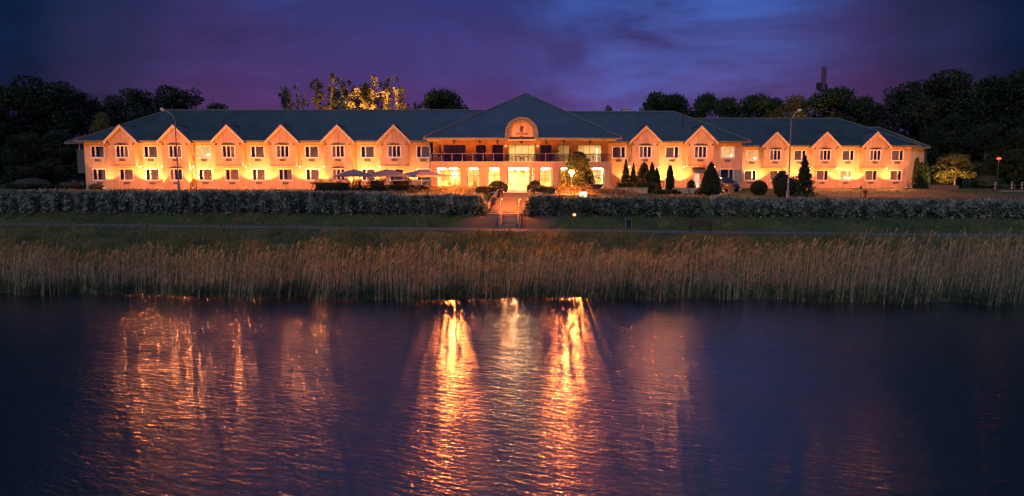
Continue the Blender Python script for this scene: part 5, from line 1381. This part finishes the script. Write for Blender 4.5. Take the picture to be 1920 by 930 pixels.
# ------------------------------------------------------------------ reeds, grass, low plants
rng = np.random.default_rng(99)
def clump_noise(x, y):
    return .5+.22*np.sin(x*.9+1.3*np.sin(y*.5))+.18*np.sin(x*2.3+y*1.1)+.12*np.sin(x*5.1-y*.7)
def reeds(n):
    x = rng.uniform(-52, 52, n); depth = rng.random(n)**1.2*(3.9+4.6*sm(10, 24, x))
    ys = shore_y(x); y = ys-.7+.35*np.sin(x*1.7)+.45*np.sin(x*4.3+1.1*np.sin(x))*rng.random(n)+depth
    keep = (np.abs(x) < y*.80+2)
    cn = clump_noise(x, y); keep &= rng.random(n) < .45+.6*cn
    # tall stand on the right reaching to the path, thin at the far left
    x, y, depth, cn = x[keep], y[keep], depth[keep], cn[keep]; n = len(x)
    zb = np.maximum(ground_z(x, y), -.35)
    big = .5+.5*np.sin(x*.37+2*np.sin(x*.11+.7))*np.cos(x*.83+y*.6)
    h = (1.40+.35*cn+.55*big+.35*sm(6, 22, x)-.25*sm(-14, -30, x))*rng.uniform(.55, 1.12, n)*(1-.06*np.maximum(depth-3, 0)*(1-sm(8, 20, x)))
    lean = np.stack([.10+.08*np.sin(x*.4)+rng.normal(size=n)*.06, rng.normal(size=n)*.07], 1)
    base = np.stack([x, y, zb], 1)
    tip = base + np.stack([lean[:, 0]*h, lean[:, 1]*h, h], 1); mid = base+(tip-base)*.55-np.stack([lean[:, 0]*h*.10, 0*h, 0*h], 1)
    ang = rng.uniform(-.7, .7, n); wv = np.stack([np.cos(ang), np.sin(ang), 0*ang], 1)
    ws, wm, wt = .012, .010, .005
    out = NP()
    V = np.stack([base-wv*ws, base+wv*ws, mid+wv*wm, mid-wv*wm, tip+wv*wt, tip-wv*wt], 1).reshape(-1, 3)
    i0 = np.arange(n)*6; out.add(V, np.concatenate([np.stack([i0, i0+1, i0+2, i0+3], 1), np.stack([i0+3, i0+2, i0+4, i0+5], 1)]), 0)
    # leaves
    for k in range(3):
        t = rng.uniform(.12, .88, n)[:, None]; p = base+(tip-base)*t
        a = rng.uniform(0, 2*PI, n); L_ = rng.uniform(.28, .55, n)
        d = np.stack([np.cos(a)*.55+.25, np.sin(a)*.55, .75+0*a], 1)*L_[:, None]; w2 = np.stack([-np.sin(a), np.cos(a), 0*a], 1)*.016
        e = p+d+np.array([0, 0, -.1]); m_ = p+d*.5+np.array([0, 0, .03])
        V = np.stack([p, m_+w2, e, m_-w2], 1).reshape(-1, 3); out.add(V, np.arange(4*n).reshape(n, 4), 1)
    # plumes
    s = rng.random(n) < .52; tp_ = tip[s]; m2 = len(tp_); L_ = rng.uniform(.18, .34, m2)[:, None]
    dirp = np.stack([.35+rng.normal(size=m2)*.15, rng.normal(size=m2)*.15, np.full(m2, .9)], 1)
    for k in range(2):
        a = rng.uniform(0, PI, m2); w2 = np.stack([np.cos(a), np.sin(a), 0*a], 1)*.036
        e = tp_+dirp*L_+np.array([.04*k, 0, -.03*k]); m_ = tp_+dirp*L_*.45
        V = np.stack([tp_-dirp*.06, m_+w2, e, m_-w2], 1).reshape(-1, 3); out.add(V, np.arange(4*m2).reshape(m2, 4), 2)
    o = out.build('reeds', [M['reed_stem'], M['reed_leaf'], M['reed_plume']]); tag(o, 'dense belt of tall feathery reeds along the far shore', 'reeds', kind='stuff')
reeds(9500)
# low green sedge at the foot of the reeds
n = 9000; x = rng.uniform(-50, 50, n); y = shore_y(x)-.75+rng.random(n)**1.5*2.2+.3*np.sin(x*1.7); k = rng.random(n) < clump_noise(x*1.7, y); x, y = x[k], y[k]; n = len(x)
b = np.stack([x, y, np.maximum(ground_z(x, y), -.2)], 1); nf = NP()
for j in range(3):
    a = rng.uniform(0, 2*PI, n); L_ = rng.uniform(.45, 1.0, n); d = np.stack([np.cos(a)*.35+.1, np.sin(a)*.35, .9+0*a], 1)*L_[:, None]; w2 = np.stack([-np.sin(a), np.cos(a), 0*a], 1)*.02
    V = np.stack([b, b+d*.6+w2, b+d+np.stack([np.cos(a), np.sin(a), -.5+0*a], 1)*.12, b+d*.6-w2], 1).reshape(-1, 3); nf.add(V, np.arange(4*n).reshape(n, 4))
tag(nf.build('sedge', [M['reed_leaf']]), 'low green sedge at the foot of the reeds', 'sedge', kind='stuff')
def grass(n, sel, hmin, hmax, name, label, wid=.018, m='grass'):
    x, y = sel(n); n = len(x); z = ground_z(x, y)-.02; cn = clump_noise(x*1.3+5, y*1.6)
    h = rng.uniform(hmin, hmax, n)*(.25+1.3*np.clip(cn, 0, 1.2)**1.5)*(1+.35*np.sin(x*.31)*np.sin(y*.5+x*.1)); a = rng.uniform(-.9, .9, n); w2 = np.stack([np.cos(a), np.sin(a), 0*a], 1)*wid
    h = h*np.where((y > path_y(x)-6.0) & (y < path_y(x)), .18+.82*np.clip((path_y(x)-2.3-y)/3.7, 0, 1), 1)
    b = np.stack([x, y, z], 1); ln = np.stack([.25+rng.normal(size=n)*.3, rng.normal(size=n)*.3, np.ones(n)], 1)*h[:, None]
    md = b+ln*.55; tp_ = b+ln*np.array([1.3, 1.3, .95])
    V = np.stack([b-w2, b+w2, md+w2*.8, md-w2*.8, tp_+w2*.1, tp_-w2*.1], 1).reshape(-1, 3); i0 = np.arange(n)*6
    F = np.concatenate([np.stack([i0, i0+1, i0+2, i0+3], 1), np.stack([i0+3, i0+2, i0+4, i0+5], 1)])
    o = npmesh(name, V, F, M[m]); tag(o, label, 'grass', kind='stuff')
def sel_bank(n):
    x = rng.uniform(-52, 48, n); y0 = shore_y(x)+5; y1 = path_y(x)-2.45; y = y0+(y1-y0)*rng.random(n); k = (np.abs(x) < y*.82+2) & (rng.random(n) < .3+clump_noise(x, y)); return x[k], y[k]
grass(90000, sel_bank, .16, .80, 'bank_grass', 'rough tufted grass between the reeds and the path')
def sel_weed(n):
    x = rng.uniform(-46, 46, n); y0 = shore_y(x)+4; y1 = path_y(x)-5.0; y = y0+(y1-y0)*rng.random(n)**1.3
    p = .5+.5*np.sin(x*.42+1.7*np.sin(y*.33+x*.09))*np.cos(y*.55+x*.21); k = (np.abs(x) < y*.82+2) & (rng.random(n) < np.clip(p*1.5-.45, 0, 1)); return x[k], y[k]
grass(42000, sel_weed, .45, 1.15, 'tall_weeds', 'tall yellow green weeds in clumps on the bank behind the reeds', .022, 'weed')
def sel_slope(n):
    x = rng.uniform(-56, 52, n); y0 = path_y(x)+1.2; y1 = hedge_y(x)+.3; y = y0+(y1-y0)*rng.random(n)
    k = (np.abs(x) < y*.82+2) & ((np.abs(x+.3) > 4.6+1.5*np.sin(y*2)) | (rng.random(n) < .06)) & (np.abs(x-stair_x(y)) > 2.5); return x[k], y[k]
grass(42000, sel_slope, .10, .32, 'slope_grass', 'short grass on the slope between the path and the hedge')
def sel_lawn(n):
    x = rng.uniform(-60, 62, n); y = rng.uniform(66, 95, n); k = (y > hedge_y(x)+1.4) & (np.abs(x-1) > 2.6) & ((y < 79) | (x < px0-1) & (y < 84) | (x > px1+1) & (y < 85.5) | (x > 31)) & ~((x > 33) & (y > 69.8) & (y < 76.7)); return x[k], y[k]
grass(42000, sel_lawn, .05, .14, 'lawn_grass', 'mown lawn between the hotel and the long hedge', .02)
# orange lit low plants on the mounds before the pavilion
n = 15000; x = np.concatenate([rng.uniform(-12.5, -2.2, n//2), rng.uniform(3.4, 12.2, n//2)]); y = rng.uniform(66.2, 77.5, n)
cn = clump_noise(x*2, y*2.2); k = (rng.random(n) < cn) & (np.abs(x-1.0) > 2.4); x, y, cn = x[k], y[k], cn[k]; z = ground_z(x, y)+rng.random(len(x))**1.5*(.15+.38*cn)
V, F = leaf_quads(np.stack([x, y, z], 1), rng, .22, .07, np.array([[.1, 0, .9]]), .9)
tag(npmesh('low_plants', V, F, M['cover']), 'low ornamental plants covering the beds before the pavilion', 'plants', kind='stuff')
